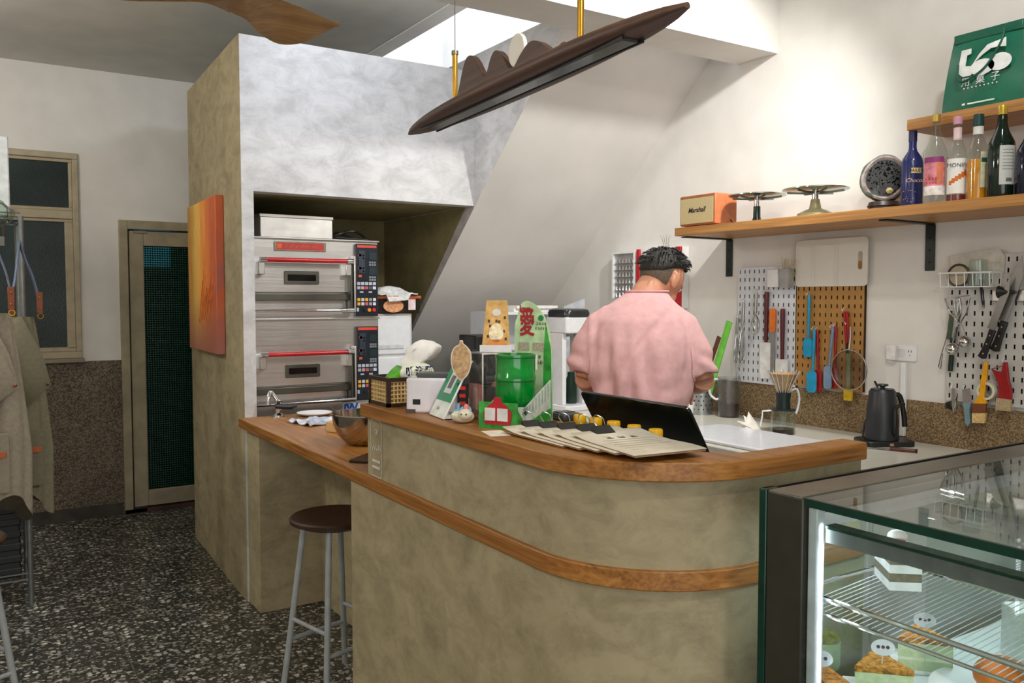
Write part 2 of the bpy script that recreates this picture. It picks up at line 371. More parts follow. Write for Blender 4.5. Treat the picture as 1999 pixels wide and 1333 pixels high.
tr = g.n('ShaderNodeBsdfTransparent'); g.l(g.ramp(cell.outputs[0], [(.05, (70, 110, 92)), (.6, (170, 214, 200))]), tr.inputs[0])
ps = g.n('ShaderNodeBsdfPrincipled'); ps.inputs['Roughness'].default_value = .12
g.l(g.ramp(cell.outputs[0], [(.05, (8, 34, 24)), (.6, (36, 96, 72))]), ps.inputs['Base Color'])
bp = g.n('ShaderNodeBump'); bp.inputs['Strength'].default_value = .5; bp.inputs['Distance'].default_value = .003; g.l(cell.outputs[0], bp.inputs['Height']); g.l(bp.outputs[0], ps.inputs['Normal'])
mx = g.n('ShaderNodeMixShader'); mx.inputs[0].default_value = .5; g.l(tr.outputs[0], mx.inputs[1]); g.l(ps.outputs[0], mx.inputs[2]); g.l(mx.outputs[0], g.out.inputs[0])
MB().box(DX0+.15, DX1-.145, YB+.0, YB+.006, .145, DZ-.165).build('door_pane', g.m, lf)
MB().box(DX0+.09, DX0+.17, YB-.03, YB-.015, DZ-.085, DZ-.07).build('hinge', pm((140, 128, 100), .5, .3), lf)
MB().box(DX0+.05, DX0+.14, YB-.03, YB-.015, .005, .04).build('floor_hinge', BLACKM, dr)
# dark passage behind the door with a small daylit window
struct(MB().box(.3, 2.3, 7.3, 7.4, 0, 2.6).box(.3, .35, 6.45, 7.3, 0, 2.6).box(2.25, 2.3, 6.45, 7.3, 0, 2.6).box(.3, 2.3, 6.45, 7.4, 2.5, 2.6).box(.3, 2.3, 6.45, 7.4, -.05, 0)
       .build('wall_passage', pm((60, 84, 74), .9, 0, .1, 3)))
struct(MB().box(onY(262, 460, 7.29).x, onY(332, 460, 7.29).x, 7.285, 7.3, onY(300, 522, 7.29).z, onY(300, 468, 7.29).z).build('window_2', emis('passage_window_daylight', (110, 165, 225), 1.6)))
# ================================================================ counter
R0, CX0, CY0 = .33, 1.09, 1.255
def outer(off, yend, xend, n=14):
    r = R0+off; cx, cy = CX0+R0, CY0+R0
    pts = [(CX0-off, yend)]
    for k in range(n+1):
        a = math.radians(180+90*k/n); pts.append((cx+r*math.cos(a), cy+r*math.sin(a)))
    return pts+[(xend, CY0-off)]
cb = thing('service_counter', 'beige trowelled plaster counter with rounded corner and raised serving front', 'counter', (1.3, 1.8, 0))
def world_child(o, parent): o.parent = parent; o.matrix_parent_inverse = Matrix.Translation(parent.location).inverted(); return o
inner_hi = [(1.80, 1.325), (1.42, 1.325), (1.34, 1.40), (1.34, 1.90), (1.42, 1.90), (1.42, 2.58)]
inner_lo = [(1.82, 1.335), (1.46, 1.335), (1.42, 1.43), (1.42, 2.73)]
world_child(MB().prism(outer(0, 2.58, 1.80)+inner_hi, .905, 1.097).build('upper_front', PLAS), cb)
world_child(MB().prism(outer(0, 2.73, 1.82)+inner_lo, 0, .862).build('lower_front', PLAS), cb)
world_child(MB().box(1.42, 1.50, 2.73, 3.95, 0, .862).box(1.118, 1.5, 3.94, 4.128, 0, .862).box(1.5, 1.77, 4.05, 4.128, 0, .862).build('knee_panel', PLAS, bevel=.004), cb)
world_child(MB().box(1.345, 1.86, 1.40, 1.93, .905, .96).build('inner_ledge', pm((210, 208, 202), .5)), cb)
wt = MB().prism(outer(.012, 4.128, 1.83)+[(1.83, 1.37), (1.78, 1.37), (1.78, 4.128)], .862, .905).build('worktop', [OAK, OAKX], bevel=.003)
tag(wt, 'long low oak worktop running from the oven alcove round the counter as a band', 'worktop')
wt2 = MB().prism(outer(.02, 2.597, 1.795)+[(1.795, 1.305), (1.42, 1.305), (1.36, 1.38), (1.36, 1.885), (1.445, 1.885), (1.445, 2.597)], 1.097, 1.138).build('serving_ledge', [OAK, OAKX], bevel=.003)
tag(wt2, 'raised oak serving ledge with curved corner on top of plaster counter', 'worktop')
for o in (wt, wt2):
    for p in o.data.polygons: p.material_index = 1 if abs(p.normal.y) > .6 and abs(p.normal.z) < .5 else 0
# Wi-Fi sticker on the plaster
wf = thing('wifi_sticker', 'pale printed Wi-Fi notice stuck on plaster beside the steel bowl', 'sticker', (1.0885, 2.44, 1.0), -90)
LINE = pm((205, 203, 190), .6)
o2 = rrect(.088, .185, .014); i2 = rrect(.082, .179, .012)
mb = MB()
for i in range(len(o2)):
    j = (i+1) % len(o2); mb.add([(o2[i][0], 0, o2[i][1]), (o2[j][0], 0, o2[j][1]), (i2[j][0], 0, i2[j][1]), (i2[i][0], 0, i2[i][1])], [(0, 1, 2, 3)])
mb.build('border', LINE, wf)
TS = RX(90)
text('Wi-Fi', .032, LINE, wf, T(0, -.0005, 0) @ TS)
b = MB()
for k, r in enumerate((.007, .013, .019)):
    b.tube([(r*math.cos(a), -.0006, .04+r*math.sin(a)) for a in [math.radians(45+15*i) for i in range(7)]], .0014, 5)
b.build('wireless_symbol', LINE, wf)
b = MB()
for k in range(2): b.box(-.03, .03, -.0008, 0, -.045-k*.02, -.037-k*.02)
b.build('small_print', LINE, wf)
wf.rotation_euler = (0, 0, math.radians(-90)); wf.location = (1.0885, 2.51, 1.0)
# ================================================================ white worktops along the right wall
WT = pm((206, 204, 192), .22, 0, .02, 5)
wc = thing('wall_worktop', 'glossy cream worktop with white cabinets along the utensil wall', 'worktop', (2.95, 2.6, 0))
world_child(MB().box(2.55, 3.338, 1.05, 4.4, .84, .88).build('top', WT, bevel=.008), wc)
world_child(MB().box(2.6, 3.338, 1.1, 4.4, .08, .84).build('cabinet', WHITEP), wc)
for k in range(5): world_child(MB().box(2.582, 2.6, 1.12+k*.65, 1.75+k*.65, .1, .82).build('cabinet_door', WHITEP, bevel=.003), wc)
fc = thing('far_worktop', 'cream worktop under the stair underside holding the coffee machines', 'worktop', (2.2, 4.0, 0))
world_child(MB().box(1.905, 2.548, 3.3, 4.40, .84, .88).build('top', WT, bevel=.006), fc)
world_child(MB().box(1.93, 2.548, 3.36, 4.39, .0, .84).build('cabinet', WHITEP), fc)
# ================================================================ painting
pt = thing('painting', 'frameless canvas painted in glowing orange and yellow with violet edges', 'painting', (1.13, 4.87, 1.6), -90)
t = NT('orange_canvas'); v = t.coord((1, 1, 1)); nz = t.noise(t.coord((2.2, 1, .8)), 2.6, 6, .6, 1.5)
sep = t.n('ShaderNodeSeparateXYZ'); t.l(v, sep.inputs[0])
ad = t.n('ShaderNodeMath', operation='MULTIPLY_ADD'); ad.inputs[1].default_value = .48; t.l(nz, ad.inputs[0])
mr = t.n('ShaderNodeMapRange'); mr.inputs[1].default_value = -.36; mr.inputs[2].default_value = .42; mr.inputs[4].default_value = .68; t.l(sep.outputs[0], mr.inputs[0]); t.l(mr.outputs[0], ad.inputs[2])
c1 = t.ramp(ad.outputs[0], [(.22, (222, 140, 60)), (.42, (238, 196, 92)), (.6, (230, 138, 58)), (.85, (196, 92, 50)), (1.0, (150, 92, 92))])
mz = t.n('ShaderNodeMapRange'); mz.inputs[1].default_value = -.43; mz.inputs[2].default_value = -.1; t.l(sep.outputs[2], mz.inputs[0])
c2 = t.mix(mz.outputs[0], (166, 104, 92), c1)
PAINTING = t.bsdf(c2, .6, bump=nz, bstr=.2)
MB().box(-.37, .37, -.045, -.002, -.41, .41).build('canvas', PAINTING, pt, bevel=.004)
bb = MB()
for k in range(9):
    x = -.02+k*.035; bb.tube([(x+.06, -.046, -.02+random.uniform(-.05, .1)), (x+.02, -.047, -.12), (x-.05, -.046, -.24+random.uniform(-.03, .05))], .0025, 5, flat=.4)
bb.build('brush_strokes', pm((206, 122, 58), .6, 0, .15), pt)
pt.rotation_euler = (0, 0, math.radians(-91.5))
# ================================================================ ceiling fan
fh = onZ(432, -52, 2.45)
fan = thing('ceiling_fan', 'wooden ceiling fan with curved blades hanging from the grey ceiling', 'fan', fh)
FANW = wood('fan_wood', (140, 104, 62), (166, 126, 78), (184, 146, 98), 0, .4, .6)
MB().lathe([(.0, -.05), (.07, -.045), (.1, -.01), (.1, .05), (.06, .09), (.02, .1)], 24).build('motor_hub', FANW, fan)
MB().cyl(.014, .08, ZC-fh.z-.03, 12).lathe([(.06, ZC-fh.z-.05), (.06, ZC-fh.z-.0005)], 20).build('down_rod', pm((150, 120, 80), .4, .6), fan)
BL1 = [((432, 10), (436, -70), 2.43, 2.46), ((455, 26), (455, -45), 2.42, 2.462), ((480, 38), (480, -30), 2.41, 2.465), ((508, 66), (515, -12), 2.395, 2.47), ((545, 86), (560, 4), 2.39, 2.47), ((590, 84), (600, 20), 2.395, 2.465), ((630, 66), (635, 36), 2.425, 2.455), ((660, 49), (664, 47), 2.446, 2.447)]
BL2 = [((450, 26), (440, -80), 2.425, 2.46), ((415, 10), (410, -62), 2.42, 2.455), ((385, 4), (385, -50), 2.42, 2.455), ((320, 3), (320, -40), 2.42, 2.45), ((256, 2), (256, -25), 2.425, 2.445), ((200, -4), (200, -10), 2.435, 2.438)]
def fblade(data, rz=None):
    lo = spline([onZ(*d[0], d[2])-fh for d in data], 4); up = spline([onZ(*d[1], d[3])-fh for d in data], 4); rings = []
    for p, q in zip(lo, up):
        m = (p+q)/2; n_ = Vector((0, 0, .007)); rings.append([tuple(p), tuple(m-n_*.9), tuple(q), tuple(m+n_*1.2)])
    return MB().loft(rings).build('blade', FANW, fan, smooth=70)
fblade(BL1); fblade(BL2)
o = fblade(BL1); o.rotation_euler = (0, 0, math.radians(-112))
# ================================================================ pendant lamp
A = onZ(800, 270, 2.06); B = onZ(1342, 27, 2.06); D = (B-A); LL = D.length; ang = math.degrees(math.atan2(D.y, D.x))
M0 = (A+B)/2
pl = thing('pendant_lamp', 'long unlit wooden bar pendant with mountain silhouette and moon disc on brass rods', 'lamp', M0, ang)
# local x runs from far tip to near tip
rings = []; n = 26
for k in range(n+1):
    t = -1+2*k/n; x = t*LL/2; wd = .074*max(.02, (1-abs(t)**2.4))**.6; th = .034*max(.06, (1-abs(t)**3.2))**.5
    rings.append([(x, wd*math.cos(a)*(1 if True else 0), .016+th*max(-.5, math.sin(a))) for a in [2*math.pi*j/18 for j in range(18)]])
MB().loft(rings).build('wooden_bar', WALNUT, pl, smooth=50)
# diffuser trough, switched off
MB().prism([(-LL*.37, -.024), (LL*.37, -.024), (LL*.37, .024), (-LL*.37, .024)], -.004, .003).build('diffuser', pm((70, 72, 70), .12, 0, .15, 6), pl)
for s_ in (-1, 1): MB().box(-LL*.38, LL*.38, s_*.0275-.003, s_*.0275+.003, -.006, .004).build('light_channel', BLACKM, pl)
def xa(px): # local x on the bar for a pixel column above it
    p = onZ(px, 272+(px-800)*(28-272)/(543), 2.06); return (p-M0).dot(D.normalized())
prof = [(895, -10), (903, 14), (915, 58), (925, 68), (936, 56), (950, 26), (958, 22), (967, 44), (976, 52), (988, 40), (1002, 14), (1012, 11), (1024, 24), (1042, 36), (1060, 30), (1085, 8), (1093, 4), (1102, 10), (1112, 10), (1122, -2), (1130, -12)]
pf = spline([(xa(px), h/560+.044, 0) for px, h in prof], 4)
MB().prism([(p.x, max(p.y, .008)) for p in pf], -.011, .011, FLATY).build('mountain_silhouette', WALNUT, pl, bevel=.003)
mx_ = xa(1014)
MB().prism(circ(.046, 28), -.006, .006, T(mx_, 0, .108) @ FLATY).build('moon_disc', pm((236, 232, 222), .5, 0, .02), pl, bevel=.003)
for px, py in ((892, 0), (1136, 0)):
    x = xa(px); top = .20 if px < 1000 else ZC-2.06-.001
    MB().cyl(.0085, .02, top, 12, T(x, 0, 0)).build('brass_rod', BRASS, pl)
    if px < 1000: MB().cyl(.011, top, top+.012, 12, T(x, 0, 0)).cyl(.0012, top, ZC-2.06-.001, 6, T(x, 0, 0)).build('suspension_wire', pm((150, 140, 120), .3, .8), pl)
# ================================================================ bar stools
def stool(name, loc, label, rz, hseat=.66):
    t = thing(name, label, 'stool', loc, rz, 'round dark-seat bar stools')
    MB().lathe([(.0, hseat-.035), (.13, hseat-.035), (.165, hseat-.02), (.168, hseat-.006), (.16, hseat), (.0, hseat-.004)], 36).build('seat', DARKW, t)
    GM = pm((152, 156, 156), .4, 0, .05)
    legs = []
    for k in range(4):
        a = math.radians(45+90*k); p0 = Vector((.115*math.cos(a), .115*math.sin(a), hseat-.034)); p1 = Vector((.20*math.cos(a), .20*math.sin(a), 0)); legs.append((p0, p1))
        MB().tube([p0, p1], .0115, 12).build('leg', GM, t)
    for k in range(4):
        f = (hseat-.034-(.26 if k % 2 else .18))/(hseat-.034)
        a = legs[k][0].lerp(legs[k][1], f); b2 = legs[(k+1) % 4]; c = b2[0].lerp(b2[1], f)
        MB().tube([a, c], .0085, 10).build('foot_rail', GM, t)
    return t
stool('bar_stool', (1.15, 3.05, 0), 'dark-seat bar stool with grey legs tucked under the oak worktop', 14)
stool('bar_stool', (-.075, 3.42, 0), 'dark-seat bar stool at left edge beside the hanging aprons', 30)
# ================================================================ deck oven in the alcove
ov = thing('deck_oven', 'stainless two-deck baking oven with red handles inside the alcove', 'oven', (1.25, 4.30, 0))
OW, OY = .64, 0.0     # local x 0..OW, front face at local y 0
OVS = brushed('oven_steel', (206, 204, 200), .3, 0, .05)
MB().box(-.03, OW, .0, .75, .0, .865).build('stand', STEELD, ov)
def px_o(x, y): p = onY(x, y, 4.30); return (p.x-1.25, p.z)
Z0, ZM, Z1 = .865, 1.375, 1.793
MB().box(-.07, OW, .012, .78, Z0, Z1-.002).build('casing', OVS, ov, bevel=.006)
for z_ in (ZM-.006, Z1-.009): MB().box(-.07, OW+.002, -.002, .013, z_, z_+.009).build('seam_trim', OVS, ov, bevel=.002)
RED = pm((172, 22, 26), .3, 0, .08)
for dk, (zh, zw, zl, zr, zb) in enumerate(((1.675, 1.587, 1.500, 1.418, 1.375), (1.197, 1.105, 1.02, .943, .9))):
    # zh handle, zw window centre, zl lower lip, zr chrome rail
    dp = MB().box(-.05, .462, -.006, .012, zl+.01, zh+.0).build('oven_door', OVS, ov, bevel=.004)
    MB().prism(rrect(.185, .068, .006), .006, .012, T(.205, 0, zw) @ FLATY).build('window_frame', STEELD, dp, bevel=.002)
    MB().prism(rrect(.15, .032, .004), .0121, .0126, T(.205, 0, zw) @ FLATY).build('window_pane', pm((14, 15, 14), .08), dp)
    MB().tube([(.0, -.055, zh), (.445, -.055, zh)], .0115, 14).build('handle_grip', RED, ov)
    for x in (-.008, .45):
        MB().tube([(x-.015, -.055, zh), (x+.018, -.055, zh)], .0135, 14).build('handle_cap', CHROME, ov)
        MB().box(x-.02, x+.012, -.05, .0, zh-.075, zh-.01).build('hinge_bracket', OVS, ov, bevel=.004)
    MB().box(-.05, .462, -.018, .012, zl-.03, zl+.004).build('lower_lip', STEELD, ov, bevel=.003)
    MB().tube([(-.05, -.045, zr), (.475, -.045, zr)], .008, 12).build('chrome_rail', CHROME, ov)
    MB().tube([(.40, -.045, zr), (.478, -.045, zr)], .012, 12).build('rail_sleeve', CHROME, ov)
    MB().box(.455, .468, -.05, .0, zr-.012, zh+.012).build('side_arm', STEELD, ov, bevel=.003)
    MB().box(.474, .486, -.052, .0, zr-.01, zh+.03).build('side_arm', OVS, ov, bevel=.003)
    # control panel
    zt, zb2 = (1.772, 1.385) if dk == 0 else (1.33, .93)
    cp = MB().box(.502, .628, -.012, .012, zb2, zt).build('control_panel', pm((22, 28, 38), .3, 0, .1), ov, bevel=.004)
    hh = zt-zb2; bm = MB().box(.51, .62, -.0128, -.012, zt-.02, zt-.006).build('panel_strip', pm((206, 70, 50), .4), cp)
    def btn(x, z, w, h, c, nm='button'):
        MB().box(x-w/2, x+w/2, -.0145, -.012, z-h/2, z+h/2).build(nm, pm(c, .4), cp)
    for (dx, dz) in ((.095, .075), (.095, .155)): btn(.502+dx, zt-dz+.01, .04, .04, (12, 40, 44), 'display')
    for r in range(2):
        for k in range(3):
            for q in (.098, .178): btn(.502+.08+k*.014, zt-q-r*.013, .011, .010, (120, 126, 130))
    for q in (.06, .13, .172): btn(.502+.022, zt-q, .018, .012, (206, 84, 34), 'indicator')
    for q in (.062, .078, .13, .147): btn(.502+.042, zt-q, .008, .008, (150, 152, 156))
    btn(.535, zt-.095, .035, .12, (40, 50, 62), 'gauge_field')
    for k in range(5): btn(.516+k*.0225, zt-.212, .018, .016, (176, 182, 190))
    for k in range(5): btn(.516+k*.0225, zt-.235, .018, .016, ((168, 172, 180), (190, 150, 155), (178, 90, 100), (84, 84, 84), (196, 206, 216))[k])
    for k in range(2): btn(.532+k*.05, zt-.258, .02, .009, (170, 174, 180), 'caption')
    for r in range(2):
        for k in range(5):
            if k == 2 and False: continue
            c = ((226, 170, 40), (196, 198, 204), (226, 170, 40) if r == 0 else (200, 90, 110), (150, 152, 158), (206, 208, 212))[k]
            btn(.516+k*.0225, zt-.298-r*.023, .0165, .016, c)
    btn(.51, zt-.352, .012, .02, (170, 190, 206))
    for x, c in ((.552, (24, 24, 26)), (.574, (226, 140, 30)), (.602, (206, 40, 40))):
        MB().cyl(.010, 0, .008, 14, T(x, -.012, zt-.354) @ RX(90)).build('knob', pm(c, .35), cp)
# maker's badge
bd = MB().prism(rrect(.275, .048, .004), .0, .006, T(.205, .012, 1.748) @ FLATY).build('badge', pm((150, 140, 120), .3, .7), ov, bevel=.002)
MB().prism(rrect(.25, .036, .003), .006, .0066, T(.205, .012, 1.748) @ FLATY).build('badge_field', pm((170, 42, 34), .4), bd)
MB().tube(spline([(.125+i*.0135, .0048, 1.746+(.009 if i % 2 else -.007)*(1.2 if i < 4 else .7)) for i in range(13)], 3), .0016, 5, flat=.4).build('script_lettering', pm((214, 184, 150), .4), bd)
MB().box(.084, .108, .0045, .0054, 1.736, 1.76).build('orange_mark', pm((206, 84, 34), .4), bd)
lw = MB().box(.43, .57, -.0005, .012, .868, .915).build('lower_sticker', pm((196, 200, 206), .4), ov)
text('iW', .062, pm((30, 80, 170), .4), lw, T(.47, -.0012, .89) @ TS, bold=.003)
MB().cyl(.008, -.003, 0, 12, T(.552, -.001, .905) @ RX(90)).cyl(.008, -.003, 0, 12, T(.552, -.001, .884) @ RX(90)).build('screw', BLACK, lw)
# steel box and cable on top of the oven
sb = thing('steel_box', 'shallow grey steel box lying on top of the oven', 'box', (1.265, 4.33, Z1))
MB().box(-.01, .375, 0, .4, .0, .108).build('box_body', brushed('light_steel', (206, 204, 200), .5), sb, bevel=.004)
MB().box(-.014, .379, -.004, .404, .1, .118).build('box_lid', brushed('light_steel_lid', (176, 172, 166), .5), sb, bevel=.003)
pts = spline([(1.64, 4.36, Z1+.008), (1.70, 4.38, Z1+.035), (1.77, 4.36, Z1+.05), (1.84, 4.4, Z1+.03), (1.86, 4.42, Z1+.008), (1.80, 4.45, Z1+.02), (1.70, 4.43, Z1+.045), (1.66, 4.40, Z1+.02), (1.75, 4.37, Z1+.012), (1.85, 4.36, Z1+.008)], 6)
tag(MB().tube(pts, .007, 8).build('power_cable', BLACK), 'coiled black power cable lying on top of the oven', 'cable')
# ---------------------------------------------------------------- drawer tower beside the oven
DYf = 4.42
def dz(x, y): p = onY(x, y, DYf); return p.x, p.z
dx0 = 1.905; dx1 = dz(806, 640)[0]
dt = thing('drawer_tower', 'white plastic drawer tower standing between oven and stairs', 'drawers', (dx0, DYf, 0))
wd = dx1-dx0; ztop = dz(770, 612)[1]
MB().box(0, wd, .012, .38, 0, ztop).build('frame', pm((214, 216, 218), .4, 0, .02), dt, bevel=.006)
for k in range(5):
    zt = ztop-.01-k*.235; o = MB().box(.008, wd-.012, 0, .013, zt-.222, zt).build('drawer', pm((222, 224, 226), .35, 0, .02), dt, bevel=.008)
    MB().box(.02, wd-.06, -.006, .0, zt-.19, zt-.165).build('pull', pm((200, 202, 205), .35), o, bevel=.004)
cx = thing('clear_box', 'clear plastic box with orange lid on top of the drawer tower', 'box', (dx0-.006, DYf-.02, ztop))
bw = dz(817, 600)[0]-dx0+.006; bh = dz(817, 577)[1]-ztop
CLP = glass('clear_tinted_plastic', (238, 234, 230), .8, .15)
MB().box(0, bw, 0, .004, 0, bh*.85).box(0, bw, .3, .304, 0, bh*.85).box(0, .004, .004, .3, 0, bh*.85).box(bw-.004, bw, .004, .3, 0, bh*.85).box(0, bw, 0, .304, 0, .004).build('tub', CLP, cx)
MB().box(-.006, bw+.006, -.006, .31, bh*.83, bh).build('lid', pm((186, 92, 48), .45), cx, bevel=.004)
MB().prism(circ(.062, 24, ry=.036), 0, .002, T(bw*.42, -.0005, bh*.42) @ FLATY).build('round_sticker', pm((214, 152, 108), .5, 0, .12, 60), cx)
MB().box(bw-.075, bw-.03, -.003, -.001, .02, .1).build('price_tag', pm((224, 206, 206), .5), cx)
MB().box(bw-.075, bw-.03, -.0035, -.003, .08, .1).build('tag_header', pm((214, 84, 84), .5), cx)
MB().box(.05, bw-.08, .03, .2, .006, .02).box(.04, bw-.12, .05, .2, .02, .10).build('contents', pm((60, 50, 46), .6, 0, .3, 30), cx)
clg = MB()
N = 16; g0 = []
for i in range(N):
    for j in range(N):
        u, v = i/(N-1), j/(N-1); x = .02+u*.24; y = -.02+v*.22
        z = bh+.012+.05*math.sin(math.pi*min(1, u*1.1))*math.sin(math.pi*v)*.8+.022*noise.noise(Vector((u*5, v*5, 1)))
        if v < .12 and .25 < u < .8: z = bh-.035+u*.02
        g0.append((x, y-(0.012 if v < .12 else 0), z))
clg.add(g0, [(i*N+j, (i+1)*N+j, (i+1)*N+j+1, i*N+j+1) for i in range(N-1) for j in range(N-1)])
cl = clg.build('cleaning_cloth', pm((212, 212, 208), .9, 0, .1, 40, .2), smooth=80); cl.location = cx.location
so = cl.modifiers.new('s', 'SOLIDIFY'); so.thickness = .006
tag(cl, 'crumpled white and black cloth heaped on the orange box lid', 'cloth')
tag(place(MB().loft([[(x+.11*(1-k)*0, y, z+.008*k) for x, y, z in [(0.0, .03, bh+.004), (.27, .0, bh+.004), (.30, .12, bh+.004), (.05, .2, bh+.004)]] for k in (0, 1)]).build('dark_cloth', pm((30, 32, 34), .9)), cx.location), 'flat black cloth under the white one on orange lid', 'cloth')
# ================================================================ on the low worktop
ZT = .905
def wz(x, y): return onZ(x, y, ZT)
c = onZ(712, 866, ZT)
bl = thing('mixing_bowl', 'large stainless mixing bowl with a utensil on the oak worktop', 'bowl', c)
pr = [(.0, .002), (.055, .002), (.06, 0), (.075, .008), (.105, .04), (.122, .08), (.128, .12), (.134, .122), (.134, .125), (.126, .125), (.12, .08), (.102, .042), (.07, .012), (0, .008)]
MB().lathe(pr, 44).build('bowl', pm((190, 180, 166), .12, 1, .05), bl)
MB().tube([(-.03, .0, .03), (-.10, .03, .115), (-.125, .04, .15)], [.012, .009, .008], 10, flat=.5).build('utensil', pm((70, 48, 38), .5), bl)
ph = MB().prism(rrect(.075, .15, .01), 0, .009).build('phone', [pm((30, 26, 24), .2)], bevel=.002); place(ph, onZ(728, 901, ZT)+Vector((0, .05, .0)), -50)
tag(ph, 'black smartphone lying face up on worktop beside plaster ledge', 'phone')
wbk = MB().box(-.05, .05, -.06, .06, 0, .045).build('wooden_block', wood('pale_block', (196, 150, 96), (212, 170, 116), (222, 184, 134), 0), bevel=.003); place(wbk, onZ(672, 842, ZT), 30)
tag(wbk, 'pale wooden block behind the steel mixing bowl', 'block')
N = 18; vs = []
for i in range(N):
    for j in range(N):
        u, v = i/(N-1)-.5, j/(N-1)-.5
        vs.append((u*.22+v*.03, v*.2, .006+.035*max(0, noise.noise(Vector((u*4+2, v*4, 3))))+.03*max(0, .25-(u*u+v*v)*2)))
tw = MB().add(vs, [(i*N+j, (i+1)*N+j, (i+1)*N+j+1, i*N+j+1) for i in range(N-1) for j in range(N-1)]).build('printed_towel', pm((178, 184, 196), .8, 0, .25, 22, .2), smooth=80)
place(tw, onZ(620, 824, ZT), 20); so = tw.modifiers.new('s', 'SOLIDIFY'); so.thickness = .004; so.offset = -1
tag(tw, 'crumpled pale printed bag lying on the oak worktop', 'bag')
# chrome lever tap by the jamb and a plate rim
tp = thing('lever_tap', 'chrome tap with black lever beside the plaster jamb', 'tap', (1.255, 4.07, ZT))
MB().lathe([(.028, 0), (.026, .01), (.014, .02), (.013, .07), (.02, .08), (0, .085)], 20).tube(spline([(0, 0, .07), (-.03, .01, .12), (-.045, 0, .1), (-.05, -.01, .06)], 5), .011, 12).build('tap_body', CHROME, tp)
MB().tube([(-.02, -.02, .055), (.05, -.03, .048), (.08, -.035, .055)], [.012, .013, .009], 10).build('lever', BLACK, tp)
pt2 = MB().lathe([(0, .004), (.06, .004), (.085, .014), (.087, .017), (.06, .008), (0, .007)], 36).build('white_plate', WHITEP); place(pt2, (1.42, 4.02, ZT)); tag(pt2, 'white plate at the back of the worktop before the oven', 'plate')
# ================================================================ aprons on a wire rack at the left edge
rk = thing('wire_rack', 'tall grey wire rack standing at the left edge behind the aprons', 'rack', (-.18, 4.86, 0))
GR = pm((120, 124, 122), .35, .7)
for x in (-.38, .4):
    for y in (-.18, .2): MB().tube([(x, y, 0), (x, y, 1.87)], .0125, 10).build('post', GR, rk)
for z in (.12, .62, 1.15, 1.855):
    m = MB().tube([(-.38, -.18, z), (.4, -.18, z)], .005, 6).tube([(-.38, .2, z), (.4, .2, z)], .005, 6).tube([(-.38, -.18, z+.03), (.4, -.18, z+.03)], .004, 6).tube([(.4, -.18, z), (.4, .2, z)], .005, 6).tube([(-.38, -.18, z), (-.38, .2, z)], .005, 6)
    for k in range(24): m.tube([(-.36+k*.033, -.18, z+.004), (-.36+k*.033, .2, z+.004)], .002, 5)
    m.build('wire_shelf', GR, rk)
for z, zz, lab, cat, colr, nm in ((.125, .40, 'black crate on the bottom shelf of wire rack', 'crate', (20, 22, 22), 'storage_crate'), (.63, .26, 'white slatted crate on the second shelf of wire rack', 'crate', (176, 178, 176), 'storage_crate'),
                               (1.865, .38, 'frosted pale box on the top shelf of wire rack', 'box', (214, 220, 220), 'storage_box')):
    o = MB().box(-.34, .36, -.16, .17, .006, zz)
    if nm == 'storage_crate':
        for k in range(6): o.box(-.345, .365, -.165, .172, .02+k*zz*.15, .02+k*zz*.15+zz*.09)
    o = o.build(nm, pm(colr, .5), bevel=.006); place(o, (-.18, 4.86, z)); tag(o, lab, cat)
pb = ripple(MB().sphere((0, 0, .0), (.10, .09, .085), 20, 14).build('plastic_bag', glass('bag_film', (225, 232, 226), 1.2, .2), smooth=80), .05, 12)
place(pb, (.11, 4.56, 2.0)); tag(pb, 'translucent white plastic bag bulging at the top of wire rack', 'bag')
pb.location = (.09, 4.50, 1.88)
